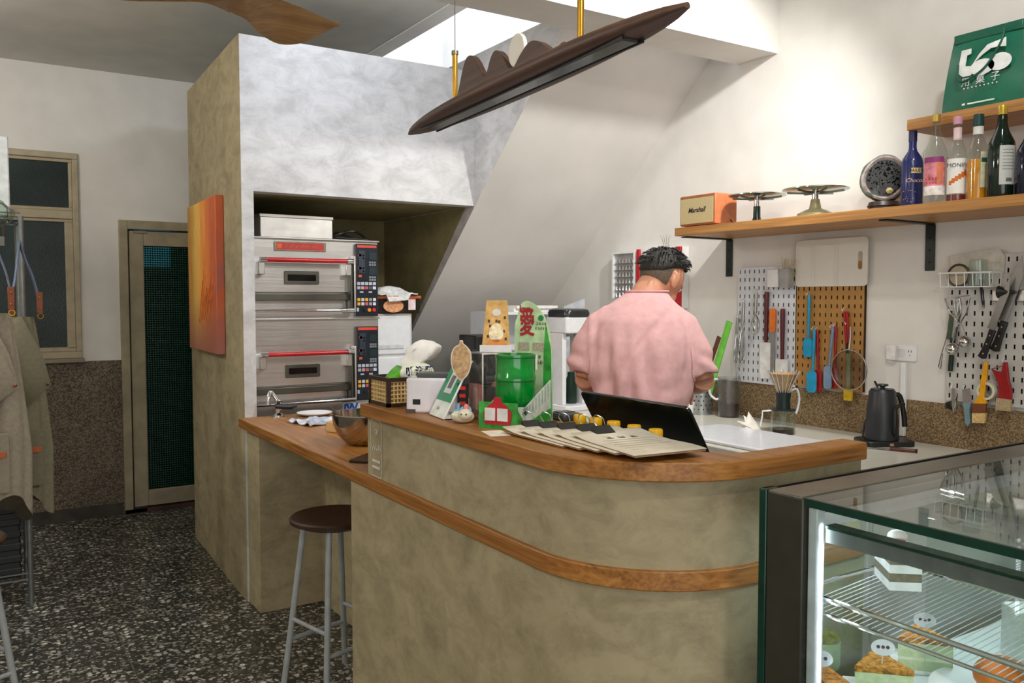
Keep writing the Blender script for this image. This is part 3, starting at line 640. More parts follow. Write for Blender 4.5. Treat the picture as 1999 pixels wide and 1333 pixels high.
def apron(name, label, cols, x0, y0, zt, rz, seed):
    ap = thing(name, label, 'apron', (x0, y0, zt), rz, 'aprons hanging on the wire rack')
    body, strap = pm(cols[0], .9, 0, .06, 60, .15), pm(cols[1], .85, 0, .08, 60, .1)
    TAN = pm((122, 62, 34), .6)
    for sx, dx in ((-1, 0), (1, .015)):
        MB().tube(spline([(0, 0, 0), (.016*sx, -.02, -.08), (.03*sx+dx, -.03, -.17), (.05*sx+dx, -.035, -.27)], 6), .016, 8, flat=.25).build('strap', strap, ap)
        q = MB().box(-.013, .013, -.006, .006, -.05, .05).build('leather_tab', TAN, ap, bevel=.003); q.location = (.05*sx+dx, -.045, -.28)
        s2 = MB().tube([(.012*math.cos(a), 0, .012*math.sin(a)) for a in [2*math.pi*k/14 for k in range(14)]], .0025, 6, True).build('ring', BRASS, ap); s2.location = (.052*sx+dx, -.048, -.342)
        for z in (-.255, -.305): MB().sphere((.05*sx+dx, -.052, z), .004, 8, 6).build('rivet', BRASS, ap)
    rings = []; n = 48; rows = 30
    for r in range(rows+1):
        t = r/rows; z = -.345-.86*t; wid = .05+.075*min(1, t*1.5)**.8; dep = .03+.04*t
        ring = []
        for j in range(n):
            a = 2*math.pi*j/n; fold = 1+.32*math.sin(5*a+seed)*min(1, t*1.5)+.12*math.sin(9*a+seed*2)
            zz = z-(.07*math.sin(2*a+seed)*t)
            ring.append((wid*math.cos(a)*(.82+.18*fold)-.02*t, dep*math.sin(a)*fold, zz))
        rings.append(ring)
    MB().loft(rings).build('cloth_body', body, ap, smooth=80)
    fl = MB().add([(-.085, -.06, -.36), (-.02, -.075, -.34), (.06, -.085, -.52), (.095, -.08, -.66), (-.0, -.092, -.74), (-.12, -.078, -.80)], [(0, 1, 2, 3, 4, 5)]).build('bib_flap', pm(shade(cols[0], 1.08), .9, 0, .05, 60), ap)
    so = fl.modifiers.new('s', 'SOLIDIFY'); so.thickness = .004
    MB().sphere((.08, -.087, -.655), .007, 10, 6).build('rivet', pm((150, 80, 60), .3, .8), ap)
    pk = MB().box(-.05, .05, -.097, -.09, -1.12, -.86).build('pocket', pm(shade(cols[0], .95), .9, 0, .05, 60), ap, bevel=.004)
    MB().box(-.025, .04, -.102, -.097, -.965, -.94).build('leather_label', pm((160, 80, 34), .6), pk)
    return ap
apron('apron', 'greige canvas apron with grey-blue straps and leather tabs, nearest on the rack', ((138, 128, 110), (116, 124, 146)), .105, 4.33, 1.76, -14, .4)
apron('apron', 'olive-grey canvas apron hanging behind the greige one', ((112, 106, 84), (104, 116, 144)), .205, 4.525, 1.74, 12, 2.1)
hk = MB().tube([(-.02, 0, -.02), (-.02, -.01, .03), (.02, -.01, .03), (.02, 0, -.02)], .006, 8).box(-.02, .02, -.012, -.004, -.06, -.02).build('apron_clip', STEELD); place(hk, (.12, 4.34, 1.77)); tag(hk, 'chrome clip holding apron straps on the rack', 'clip')
# ================================================================ things on the raised serving ledge
ZL = 1.138
def led(x, y): return onZ(x, y, ZL)
# tissue box with woven panels
tb = thing('tissue_box', 'dark wood tissue box with cream woven rattan panels on serving ledge', 'tissue box', (1.098, 2.44, ZL))
DW = pm((48, 30, 20), .45, 0, .15, 30)
tx, ty, th = .25, .15, .092
for x0 in (0, tx-.012):
    for y0 in (0, ty-.012): MB().box(x0, x0+.012, y0, y0+.012, 0, th).build('post', DW, tb)
MB().box(.0, tx, .0, ty, .0, .012).build('bottom', DW, tb)
for (a0, a1, b0, b1) in ((.012, tx-.012, 0, .012), (.012, tx-.012, ty-.012, ty), (0, .012, .012, ty-.012), (tx-.012, tx, .012, ty-.012)):
    MB().box(a0, a1, b0, b1, th-.012, th).build('top_rail', DW, tb)
RAT = pm((206, 176, 118), .6, 0, .15, 120, .2)
def weave(w, h, axis):
    m = MB()
    nu, nv = max(3, int(w/.012)), max(3, int(h/.012))
    for i in range(nu+1):
        u = i*w/nu; m.box(u-.0022, u+.0022, -.001, .001, 0, h)
    for j in range(nv+1):
        v = j*h/nv; m.box(0, w, -.002, .0, v-.0022, v+.0022)
    return m
o = weave(ty-.024, th-.026, 0).build('rattan_panel', RAT, tb, kind='stuff'); o.location = (.006, ty-.012, .013); o.rotation_euler = (0, 0, math.radians(-90))
MB().box(.008, .012, .014, ty-.014, .012, th-.012).build('panel_backing', pm((120, 92, 54), .7), tb)
o = weave(tx-.024, th-.026, 0).build('rattan_panel', RAT, tb, kind='stuff'); o.location = (.012, .006, .013)
MB().box(.014, tx-.014, .008, .012, .012, th-.012).build('panel_backing', pm((120, 92, 54), .7), tb)
tk = thing('tissue_pack', 'green and white tissue packet with a tissue pulled out of the box', 'tissues', (1.10+tx/2, 2.44+ty/2, ZL+.0125))
rings = []
for k in range(9):
    t = k/8; z = .0+.105*t; a = .108*(1-.5*t**3); b_ = .06*(1-.45*t**3)
    rings.append([(a*math.copysign(abs(math.cos(q))**.6, math.cos(q)), b_*math.copysign(abs(math.sin(q))**.6, math.sin(q)), z+.008*math.sin(3*q)*t) for q in [2*math.pi*j/28 for j in range(28)]])
MB().loft(rings).build('packet', pm((92, 176, 48), .3, 0, .3, 18), tk, smooth=70)
MB().sphere((-.01, -.045, .09), (.06, .03, .035), 18, 12).build('packet_print', pm((232, 236, 214), .35), tk)
text('唯潔雅', .034, pm((24, 34, 92), .4), tk, T(-.015, -.079, .095) @ TS, bold=.001)
tpts = spline([(-.03, .0, 0), (-.026, .045, 0), (-.006, .085, 0), (.035, .108, 0), (.075, .104, 0), (.10, .09, 0), (.085, .062, 0), (.052, .042, 0), (.03, .02, 0), (.02, -.005, 0), (-.01, -.012, 0)], 5)
tm = MB(); NL = 9; tr0 = []
for k in range(NL):
    u = k/(NL-1)*2-1; kk = (1-abs(u)**2.2)**.5 if abs(u) < 1 else .12; kk = max(kk, .12)
    tr0.append([(.035+(p.x-.035)*(.55+.45*kk)+.008*u, -.005+.022*u+.006*math.sin(p.x*70+p.y*40), .045+(p.y-.045)*(.6+.4*kk)) for p in tpts])
ts = tm.loft(tr0).build('tissue', PAPER, tk, smooth=80); ts.location = (-.02, -.02, .085); ts.rotation_euler = (0, 0, math.radians(-28)); ripple(ts, .006, 40)
# receipt printer
p0, p1 = led(792, 806), led(890, 808); dv = p1-p0
rp = thing('receipt_printer', 'white receipt printer with dark lid beside the tissue box', 'printer', p0, math.degrees(math.atan2(dv.y, dv.x)))
wq = dv.length
MB().prism(rrect(wq, .09, .012, 4, wq/2, .045), 0, .105).build('housing', pm((224, 220, 226), .4, 0, .02), rp, bevel=.006)
MB().box(.03, wq-.004, .012, .085, .105, .118).build('lid', pm((70, 72, 74), .4), rp, bevel=.004)
MB().box(.022, .045, -.001, .01, .026, .042).build('port', BLACK, rp)
MB().box(.0, .03, -.002, .03, .0, .012).build('foot', pm((80, 70, 66), .6), rp)
# green payment sign
p0, p1 = led(837, 810), led(861, 819)
ps_ = thing('payment_sign', 'green and white payment card leaning on a slanted stand beside the printer', 'sign', p0+Vector((0, 0, .003)))
dv = p1-p0; yaw = math.degrees(math.atan2(dv.y, dv.x)); ps_.rotation_euler = (math.radians(-28), 0, math.radians(yaw))
wq = max(dv.length, .055)*1.15
MB().box(0, wq, 0, .006, 0, .185).build('board', pm((226, 232, 228), .35), ps_, bevel=.002)
MB().box(.002, wq-.002, -.0008, 0, .05, .183).build('green_field', pm((22, 140, 96), .35, 0, .05), ps_)
MB().box(wq*.28, wq*.72, -.0016, -.0008, .075, .145).build('white_label', pm((214, 218, 216), .4), ps_)
MB().box(wq*.38, wq*.62, -.0022, -.0016, .09, .13).build('print', pm((96, 100, 104), .5, 0, .3, 400), ps_)
MB().box(wq*.36, wq*.64, -.0016, -.0008, .158, .168).build('heading', WHITEP, ps_)
glyphs(2, .010, pm((90, 150, 140), .4), ps_, T(wq*.4, -.0004, .026) @ TS, 3)
MB().box(0, wq, .004, .05, 0.0, .005, RX(28)).build('stand_foot', pm((210, 216, 214), .4), ps_)
# cut-out card on a stick
q = led(905, 812)
cu = thing('cutout_card', 'pear-shaped brown cut-out card on a black stand beside the payment sign', 'card', (1.170, 2.095, ZL), -50)
shape = spline([(0, -.052, 0), (.018, -.035, 0), (.027, -.005, 0), (.026, .025, 0), (.014, .042, 0), (.006, .048, 0), (.004, .056, 0), (-.004, .056, 0), (-.006, .046, 0), (-.02, .036, 0), (-.028, .012, 0), (-.024, -.02, 0), (-.01, -.044, 0), (0, -.052, 0)], 4)
MB().prism([(p.x*1.12, p.y*1.06) for p in shape[:-1]], 0, .002, T(0, 0, .164) @ FLATY).build('card_edge', pm((226, 214, 196), .6), cu)
MB().prism([(p.x, p.y) for p in shape[:-1]], .002, .0026, T(0, 0, .164) @ FLATY).build('card_print', pm((186, 152, 112), .6, 0, .16, 110), cu)
MB().box(-.03, .03, -.0, .012, 0, .014).box(-.013, .016, .001, .012, .0, .102).build('stand', BLACK, cu)
for k in range(4): MB().box(-.006, .012, -.001, .001, .018+k*.022, .028+k*.022).build('red_mark', pm((190, 40, 36), .4), cu)
# small cat figurine
p = led(900, 826)
ct = thing('cat_figurine', 'small glazed white and blue cat figurine with pink hat on ledge edge', 'figurine', p, -50)
GL_ = pm((216, 212, 188), .15, 0, .06, 40); BLUE = pm((118, 160, 186), .15, 0, .08)
MB().sphere((0, .012, .018), (.034, .026, .019), 20, 12).sphere((.016, -.008, .026), (.02, .018, .016), 18, 12).build('body', GL_, ct, smooth=80)
MB().sphere((-.006, .016, .026), (.026, .02, .015), 18, 10).build('blue_back', BLUE, ct)
for x in (.006, .028): MB().lathe([(.006, 0), (.0008, .012)], 10, T(x, -.006, .037)).build('ear', BLUE, ct)
for x in (.01, .024): MB().sphere((x, -.024, .028), .0026, 8, 6).build('eye', BLACK, ct)
MB().lathe([(.009, 0), (.008, .008), (.003, .014)], 10, T(.016, -.002, .040)).build('pink_hat', pm((214, 120, 120), .3), ct)
MB().cyl(.006, .036, .054, 10, T(-.012, .01, 0)).build('blue_cup', BLUE, ct)
# clear acrylic case with a banknote
ac = thing('acrylic_case', 'clear acrylic case holding a pink banknote behind the cat figurine', 'case', (1.205, 2.04, ZL), 0)
aw, ad, ah = .20, .10, .185
for nm, a in (('left_side', (0, .003, 0, ad, 0, ah)), ('right_side', (aw-.003, aw, 0, ad, 0, ah)), ('back', (.003, aw-.003, ad-.003, ad, 0, ah)), ('front', (.003, aw-.003, 0, .003, 0, ah)), ('top', (0, aw, 0, ad, ah, ah+.003)), ('divider', (.07, .073, .003, ad-.003, 0, ah))):
    MB().box(*a).build(nm, ACRYL, ac)
for x in (0, .071, aw-.003): MB().box(x, x+.004, -.0012, 0, 0, ah).build('bright_edge', pm((228, 214, 206), .2), ac)
MB().box(0, aw, -.0012, 0, ah, ah+.004).build('bright_edge', pm((228, 214, 206), .2), ac)
bn = thing('banknote', 'pink hundred banknote standing upright inside the acrylic case', 'banknote', (1.213, 2.09, ZL+.001), -90)
MB().box(-.036, .036, -.0006, 0, 0, .098).build('note', pm((206, 140, 132), .6, 0, .18, 50), bn)
MB().box(-.014, .012, -.0011, -.0006, .025, .088).build('watermark', pm((222, 190, 178), .6), bn)
text('100', .017, pm((120, 40, 60), .5), bn, T(.016, -.0013, .017) @ RY(0) @ TS)
# brown leaflet standing on the acrylic case
lf_ = thing('leaflet_stand', 'brown printed leaflet standing on top of the acrylic case', 'leaflet', (1.275, 2.08, ZL+ah+.0035), -38)
MB().add([(-.042, 0, .0), (.042, 0, 0), (.030, .03, .148), (-.030, .03, .148), (-.042, .004, .0), (.042, .004, 0), (.030, .034, .148), (-.030, .034, .148)], [(0, 1, 2, 3), (7, 6, 5, 4), (0, 4, 5, 1), (1, 5, 6, 2), (2, 6, 7, 3), (3, 7, 4, 0)]).build('leaflet', pm((204, 160, 92), .6, 0, .12, 45), lf_)
MA = Matrix.Rotation(math.radians(-11.5), 4, 'X')
MB().prism(circ(.021, 24, ry=.028), 0, .0006, MA @ T(0, -.0008, .055) @ FLATY).build('bowl_print', pm((226, 206, 170), .6, 0, .15, 60), lf_)
MB().prism(circ(.013, 20, ry=.011), 0, .0007, MA @ T(0, -.0008, .115) @ FLATY).build('badge_print', pm((216, 208, 200), .6), lf_)
for k, (x, z) in enumerate(((-.022, .09), (.024, .1), (-.018, .075), (.022, .06), (.0, .09), (.008, .088), (-.024, .045), (.028, .038))):
    MB().box(x-.003, x+.003, -.0012, -.0006, z-.004, z+.004, MA).build('print_mark', pm((66, 46, 34), .6), lf_)
MB().prism([(-.028, 0), (.028, 0), (.02, .016), (-.02, .016)], 0, .0008, MA @ T(0, -.0006, .02) @ FLATY).build('orange_print', pm((216, 132, 48), .6), lf_)
MB().box(-.046, .046, -.006, .045, 0, .004).box(-.046, .046, -.006, -.004, .004, .020).build('holder', pm((226, 226, 228), .3), lf_)
# green donation drum in its cardboard display
F0 = led(1011, 840); dd = (led(1084, 817)-F0).normalized(); dang = math.degrees(math.atan2(dd.y, dd.x))
dn = thing('donation_display', 'green and white cardboard donation display with love lettering on serving ledge', 'display', F0, dang)
# local x = depth away, local y = width to the left
dwid, dl = .114, .215
CG = pm((54, 150, 60), .35, 0, .2, 30); CW = pm((196, 206, 196), .4, 0, .1, 30); CP = pm((178, 206, 160), .4, 0, .12, 25)
MB().box(0, dl, 0, dwid, 0, .003).build('base', CG, dn)
MB().prism([(0, 0), (dl, 0), (dl, .115), (.05, .055), (0, .06)], 0, .003, T(0, .003, 0) @ FLATY).build('side_panel', CW, dn)
MB().prism([(0, 0), (dl, 0), (dl, .035), (.04, .012), (0, .05)], .0001, .001, T(0, .0, 0) @ FLATY).build('side_print', CG, dn)
for k in range(7): MB().box(.07+k*.02, .0712+k*.02, -.0008, -.0001, .035+k*.004, .058+k*.008).build('bamboo_line', pm((70, 120, 80), .5), dn)
for a in range(7):
    an = math.radians(20+a*22); MB().tube([(.045, -.0012, .035), (.045+.024*math.cos(an), -.0012, .035+.022*math.sin(an))], [.0013, .0004], 5).build('bamboo_leaf', pm((20, 84, 48), .5), dn)
MB().prism([(0, 0), (dl, 0), (dl, .115), (.05, .055), (0, .06)], 0, .003, T(0, dwid, 0) @ FLATY).build('side_panel', CW, dn)
fp = MB().box(-.003, 0, 0, dwid, 0, .07).build('front_panel', CG, dn)
MB().prism([(.02, 0), (dwid-.02, 0), (dwid-.015, .03), (dwid-.03, .050), (dwid*.5+.014, .056), (dwid*.5+.008, .072), (dwid*.5-.008, .072), (dwid*.5-.014, .056), (.03, .050), (.015, .03)], 0, .002, T(-.0045, dwid, .012) @ RZ(-90) @ FLATY).build('red_house', pm((176, 24, 40), .45), fp)
for y in (.026, .063): MB().box(-.0095, -.0066, y, y+.03, .022, .055).build('white_patch', pm((206, 208, 206), .5), fp)
bk = spline([(0, .0, 0), (0, .24, 0), (.008, .29, 0), (.02, .325, 0), (.035, .335, 0), (.05, .332, 0), (.075, .315, 0), (.1, .275, 0), (.115, .2, 0), (.118, 0, 0)], 5)
bp_ = MB().prism([(p.x, p.y) for p in bk], 0, .004, T(dl, dwid, 0) @ RZ(-90) @ FLATY).build('back_board', CP, dn)
MB().prism([(.09, 0), (.117, 0), (.114, .2), (.098, .27), (.092, .2)], .0041, .005, T(dl, dwid, 0) @ RZ(-90) @ FLATY).build('green_margin', CG, bp_)
TD = T(dl-.0056, dwid, 0) @ RZ(-90) @ TS
RD = pm((158, 22, 34), .45)
text('愛', .078, RD, bp_, T(0, 0, 0) @ T(dl-.0056, dwid, 0) @ RZ(-90) @ T(.04, 0, .268) @ S(.62, 1, 1.05) @ TS, bold=.0015)
text('love', .026, RD, bp_, T(dl-.0058, dwid, 0) @ RZ(-90) @ T(.034, 0, .312) @ S(.8, 1, 1) @ TS, bold=.001)
glyphs(5, .0075, pm((30, 60, 40), .5), bp_, T(dl-.0046, dwid, 0) @ RZ(-90) @ T(.084, 0, .258) @ TS, 4); glyphs(4, .008, pm((90, 50, 50), .5), bp_, T(dl-.0046, dwid, 0) @ RZ(-90) @ T(.084, 0, .271) @ TS, 6)
MB().prism(circ(.0085, 16), 0, .001, T(dl-.0046, dwid, 0) @ RZ(-90) @ T(.083, 0, .287) @ FLATY).build('round_mark', pm((20, 120, 60), .5), bp_)
for r in range(2):
    for k in range(2): MB().box(0, .034, 0, .0008, 0, .022, T(dl-.0056, dwid, 0) @ RZ(-90) @ T(.012+k*.046, 0, .195-r*.0)).build('note_box', pm((206, 200, 180), .5, 0, .2, 300), bp_)
glyphs(5, .011, pm((60, 30, 30), .5), bp_, T(dl-.0046, dwid, 0) @ RZ(-90) @ T(.056, 0, .178) @ TS, 8)
glyphs(6, .011, pm((110, 40, 36), .5), bp_, T(dl-.0046, dwid, 0) @ RZ(-90) @ T(.056, 0, .162) @ TS, 9)
dm = thing('donation_drum', 'translucent green plastic drum standing inside the donation display', 'drum', F0+Matrix.Rotation(math.radians(dang), 3, 'Z') @ Vector((.10, dwid*.5, .0035)))
GRN = NT('green_translucent'); GD = GRN.bsdf(GRN.ramp(GRN.noise(GRN.coord((1, 1, 3)), 8, 3), [(.3, (0, 104, 34)), (.7, (10, 140, 48))]), .12, spec=.6)
MB().lathe([(0, 0), (.052, 0), (.054, .004), (.054, .115), (.0565, .118), (.0565, .128), (.0535, .132), (.0535, .178), (.056, .181), (.056, .187), (.05, .188), (.049, .18), (0, .179)], 40).build('drum', GD, dm)
MB().box(.002, .018, -.0575, -.0565, .145, .186, RZ(42)).build('receipt_strip', PAPER, dm)
# name card lying on the ledge
nc = MB().box(-.045, .045, -.027, .027, 0, .0006).build('name_card', pm((230, 220, 206), .6)); place(nc, led(968, 846)+Vector((.0, -.0, .0003)), 75); tag(nc, 'small name card lying flat in front of the donation display', 'card')
# clipboards with menu sheets
KRA = pm((150, 118, 84), .8, 0, .1, 60); SHT = pm((214, 206, 188), .85, 0, .05, 18)
CLIPL = ['topmost menu clipboard with lettered sheet at the curved ledge corner', 'second menu clipboard from the top of the fanned pile',
         'middle menu clipboard of the fanned pile on serving ledge', 'fourth menu clipboard from the top of the fanned pile', 'lowest menu clipboard nearest the donation display']
for k in range(5):
    fl = Vector((1.150-.004*k, 1.327+.058*k, ZL+.0030*(4-k)+.001))
    cb_ = thing('menu_clipboard', CLIPL[k], 'clipboard', fl, 0, 'menu clipboards fanned on the ledge')
    cb_.rotation_euler = (math.radians(1.0-.1*k), 0, math.radians(-6+1.5*k))
    cw, cl_ = .185-.006*k, .25
    MB().box(0, cw, 0, cl_, 0, .0035).build('board', KRA, cb_, bevel=.001)
    sh = MB(); nn = 10
    for i in range(nn+1):
        t = i/nn; y = .0+t*(cl_+.006); z = .0045+.006*max(0, t-.75)*4*t*(1 if k == 0 else 1.4)
        sh.v += [(-.003, y, z), (cw+.002, y, z+.0015*math.sin(t*9+k))]
    sh.f = [(2*i, 2*i+1, 2*i+3, 2*i+2) for i in range(nn)]; sh.m = [0]*nn
    s_ = sh.build('sheet', SHT, cb_, smooth=80); so = s_.modifiers.new('s', 'SOLIDIFY'); so.thickness = .0014; so.offset = 1
    if k == 0:
        for j in range(6): MB().box(.025, cw-.03+.004*(j % 3), .05+j*.022, .052+j*.022, .0062, .0064).build('text_line', pm((178, 168, 148), .8), cb_)
        glyphs(3, .024, pm((40, 36, 34), .7), cb_, T(cw*.5, .19, .0066) @ RZ(-4), 12, 'handwritten_title', 1.35)
    zc = .012
    cx_ = cw*(.42 if k == 0 else .5)
    MB().add([(cx_-.026, cl_-.03, zc-.006), (cx_+.026, cl_-.03, zc-.006), (cx_+.026, cl_+.006, zc+.012), (cx_-.026, cl_+.006, zc+.012), (cx_-.026, cl_+.012, zc-.010), (cx_+.026, cl_+.012, zc-.010)],
             [(0, 1, 2, 3), (3, 2, 5, 4), (0, 4, 5, 1), (0, 3, 4), (1, 5, 2)]).build('binder_clip', BLACK, cb_)
    MB().tube(spline([(cx_-.012, cl_+.004, zc+.012), (cx_-.014, cl_+.016, zc+.026), (cx_, cl_+.024, zc+.034), (cx_+.014, cl_+.016, zc+.026), (cx_+.012, cl_+.004, zc+.012)], 5), .0013, 6).build('clip_wire', CHROME, cb_)
# laptop seen from behind
lp = thing('laptop', 'open black laptop seen from behind the pile of clipboards', 'laptop', (1.568, 1.677, .961), 0)
LY = .212
MB().prism(rrect(.245, 2*LY, .01, 4, .13, 0), 0, .014).build('base', BLACKM, lp, bevel=.002)
MB().prism(rrect(.2, .34, .004, 3, .13, 0), .014, .0152).build('keyboard', pm((36, 36, 38), .6, 0, .2, 200), lp)
ld = MB().prism(rrect(2*LY, .285, .014, 5, 0, .1425), 0, .009, RZ(90) @ FLATY).build('lid', pm((6, 16, 12), .22, 0, .25, 5), lp, bevel=.002)
ld.location = (.008, 0, .013); ld.rotation_euler = (0, math.radians(-30.5), 0)
# yellow-capped bottles in front of the laptop
for k, px_ in enumerate((1132, 1163, 1198, 1238, 1280)):
    p = onX(px_, 809+(px_-1132)*.19, 1.395)
    bt = thing('sauce_bottle', ('first', 'second', 'third', 'fourth', 'fifth')[k]+' small yellow-capped bottle in the row before the laptop, counted from the donation display', 'bottle', (1.395, p.y, .961), 0, 'yellow-capped bottles before the laptop')
    hb = p.z-.961
    MB().lathe([(0, 0), (.021, 0), (.023, .006), (.023, hb*.62), (.012, hb*.82), (.012, hb*.86)], 20).build('bottle_body', pm((74, 52, 34), .15, 0, .2), bt)
    MB().lathe([(.0165, hb-.026), (.0175, hb-.024), (.0175, hb-.003), (.0155, hb), (0, hb)], 24).build('cap', pm((222, 172, 20), .35, 0, .05), bt)
# card reader and papers beyond the display
cr = thing('card_reader', 'dark card reader beside the laptop behind the donation display', 'card reader', (1.412, 1.925, ZL), 0)
MB().box(-.03, .03, -.032, .032, 0, .022).build('body', pm((70, 72, 76), .4), cr, bevel=.006)
MB().box(-.024, .024, -.01, .028, .022, .0235).build('screen', pm((20, 24, 28), .15), cr)
# black basket with bread behind the acrylic case
bs = thing('bread_basket', 'dark basket holding a bread roll behind the acrylic case', 'basket', (1.405, 2.235, ZL), 0)
MB().box(-.07, .03, -.08, .08, 0, .006).box(-.07, -.064, -.08, .08, .006, .075).box(.024, .03, -.08, .08, .006, .075).box(-.064, .024, -.08, -.074, .006, .075).box(-.064, .024, .074, .08, .006, .075).build('basket', pm((34, 34, 32), .5), bs, bevel=.003)
br = ripple(MB().sphere((-.02, -.01, .085), (.032, .045, .032), 18, 12).build('bread_roll', pm((168, 112, 64), .7, 0, .2, 30)), .008, 30); br.location = (1.405, 2.235, ZL-.03); tag(br, 'baked bread roll lying in the dark basket', 'bread')
bt = thing('round_head_stand', 'black stand with round head and stick behind the receipt printer', 'stand', (1.395, 2.385, ZL), 20)  # plain black form of unknown use, a round head on a stick
MB().box(-.02, .02, -.02, .02, 0, .10).build('post', BLACK, bt); MB().sphere((0, 0, .115), (.032, .03, .022), 16, 10).build('round_head', BLACKM, bt)
MB().tube([(0, 0, .12), (-.01, 0, .15), (-.02, 0, .175)], [.012, .014, .01], 8, flat=.5).build('upper_stick', BLACKM, bt)
# ================================================================ machines on the far worktop
def far(x, y, Y): return onY(x, y, Y)
a0 = far(966, 620, 4.15); a1 = far(1100, 592, 4.15)
su = thing('white_shelf_unit', 'white open shelf unit under the stair underside with papers on top', 'shelf', (a0.x, 4.15, .88))
sw, sh_ = a1.x-a0.x, a1.z-.88
MB().box(0, .015, 0, .28, 0, sh_-.05).build('side', WHITEM, su); MB().box(sw-.015, sw, 0, .28, 0, sh_-.05).build('side', WHITEM, su)
MB().box(.015, sw-.015, .27, .28, 0, sh_-.05).build('back', WHITEM, su)
for z in (.0, .25, sh_-.065): MB().box(.015, sw-.015, 0, .27, z, z+.015).build('shelf_board', WHITEM, su)
pp = MB().box(0, sw*.6, .02, .25, 0, .02).box(.01, sw*.62, .0, .24, .0201, .036).build('paper_stack', PAPER); place(pp, (a0.x+sw*.32, 4.17, .88+sh_-.0497)); tag(pp, 'stack of white paper on top of the white shelf unit', 'paper')
gs = thing('grey_sheet', 'tilted pale grey board leaning behind the coffee grinder', 'board', far(1118, 640, 4.05))
gs.location.z = .88; zz = far(1118, 582, 4.05).z-.88
MB().prism([(-.09, .0), (.09, 0), (.085, zz), (-.07, zz-.05)], 0, .006, FLATY).build('board', pm((186, 190, 196), .5), gs)
g0, g1 = far(1085, 650, 3.72), far(1134, 602, 3.72)
gw = g1.x-g0.x
gr = thing('coffee_grinder', 'white coffee grinder with dark domed lid beside the person in pink', 'grinder', ((g0.x+g1.x)/2, 3.72, .88))
zb = g0.z-.88; zt = g1.z-.88
MB().prism(rrect(gw, .20, .02), zb, zt-.045).build('head', WHITEM, gr, bevel=.006)
MB().loft([[(x*s_, y*s_, z) for x, y in rrect(gw, .20, .035)] for s_, z in ((1, zt-.045), (1, zt-.02), (.93, zt-.006), (.75, zt))]).build('dome_lid', pm((46, 48, 50), .2), gr)
for x in (-gw/2+.014, gw/2-.02): MB().box(x-.012, x+.014, -.06, .06, .03, zb).build('column', WHITEM, gr, bevel=.004)
MB().prism(rrect(gw*1.15, .24, .02), 0, .03).build('foot', WHITEM, gr, bevel=.005)
MB().cyl(.035, zb-.02, zb, 20).build('spout_ring', STEEL, gr)
sk = MB().lathe([(0, 0), (.03, 0), (.032, .01), (.032, .12), (.02, .15), (.02, .17), (0, .17)], 18).build('jar', pm((20, 44, 34), .2)); place(sk, (gr.location.x+.012, 3.72, .911)); sk.location.y = 3.71; tag(sk, 'dark green jar standing under the coffee grinder head', 'jar')
ob = thing('orange_capped_bottle', 'dark bottle with orange cap left of the coffee grinder', 'bottle', (gr.location.x-gw/2-.055, 3.80, .88))
hb = far(1088, 655, 3.8).z-.88
MB().lathe([(0, 0), (.03, 0), (.032, .01), (.032, hb*.6), (.016, hb*.8), (.016, hb*.85)], 20).build('bottle_body', pm((28, 36, 70), .2, 0, .2), ob)
MB().cyl(.019, hb*.83, hb, 18).build('cap', pm((226, 140, 30), .4), ob)
tr_ = MB().prism(rrect(.3, .2, .02), 0, .02).build('white_tray', WHITEM, bevel=.004); place(tr_, (2.25, 3.46, .8803)); tag(tr_, 'shallow white tray before the coffee grinder', 'tray')
bx = thing('black_machine', 'low black machine with pale bag left of white shelf unit', 'machine', (far(935, 700, 4.0).x, 4.0, .88))
MB().prism(rrect(.16, .2, .02, 4, .06, .1), 0, far(940, 655, 4.0).z-.88).build('body', BLACK, bx, bevel=.006)
pbg = ripple(MB().sphere((0, 0, .06), (.06, .05, .06), 18, 12).build('pale_bag', pm((176, 180, 178), .5), smooth=80), .02, 20); place(pbg, (bx.location.x+.10, 3.92, far(960, 690, 3.92).z-.02)); tag(pbg, 'pale crumpled plastic bag beside the low black machine', 'bag'); pbg.location.z = .885
# ================================================================ right wall: pegboards and hanging tools
def wl(x, y, off=.03): return onX(x, y, XR-off)
class Hang:
    """a thing hung on the right wall; local x = along the wall to the near side, local z = up, local -y = into the room"""
    def __init__(s, name, label, cat, px, py, off=.032, group=None):
        s.off = off; s.o = wl(px, py, off); s.t = thing(name, label, cat, s.o, -90, group)
    def __call__(s, px, py): p = wl(px, py, s.off); return (s.o.y-p.y, p.z-s.o.z)
    def p3(s, px, py, d=0): u, v = s(px, py); return (u, -d, v)
def pegboard(name, label, c0, c1, col, stag, hole):
    """c0, c1: pixels of top-left and bottom-right corners"""
    P0, P1 = wl(*c0, .02), wl(*c1, .02)
    t = thing(name, label, 'pegboard', (XR-.02, P0.y, P0.z), -90)
    W_, H_ = P0.y-P1.y, P0.z-P1.z
    nu, nv = int(W_/.03), int(H_/.04)
    du, dv = W_/nu, H_/nv; m = MB(); us = [0]; vs = [0]
    for i in range(nu): us += [i*du+du*.38, i*du+du*.62]
    us.append(W_)
    for j in range(nv): vs += [j*dv+dv*.28, j*dv+dv*.72]
    vs.append(H_); nU = len(us)
    for v in vs:
        for u in us: m.v.append((u, 0, -v))
    for j in range(len(vs)-1):
        for i in range(nU-1):
            if i % 2 == 1 and j % 2 == 1: continue
            m.f.append((j*nU+i, (j+1)*nU+i, (j+1)*nU+i+1, j*nU+i+1)); m.m.append(0)
    o = m.build('perforated_sheet', pm(col, .45, 0, .03), t, smooth=0)
    so = o.modifiers.new('s', 'SOLIDIFY'); so.thickness = .003; so.offset = -1
    MB().box(0, W_, .016, .019, -H_, 0).build('backing', pm(hole, .9), t)
    return t
pgA = pegboard('pegboard', 'white slotted metal pegboard with whisks and burgundy spatulas', (1441, 523), (1552, 756), (214, 216, 222), 0, (52, 52, 54))
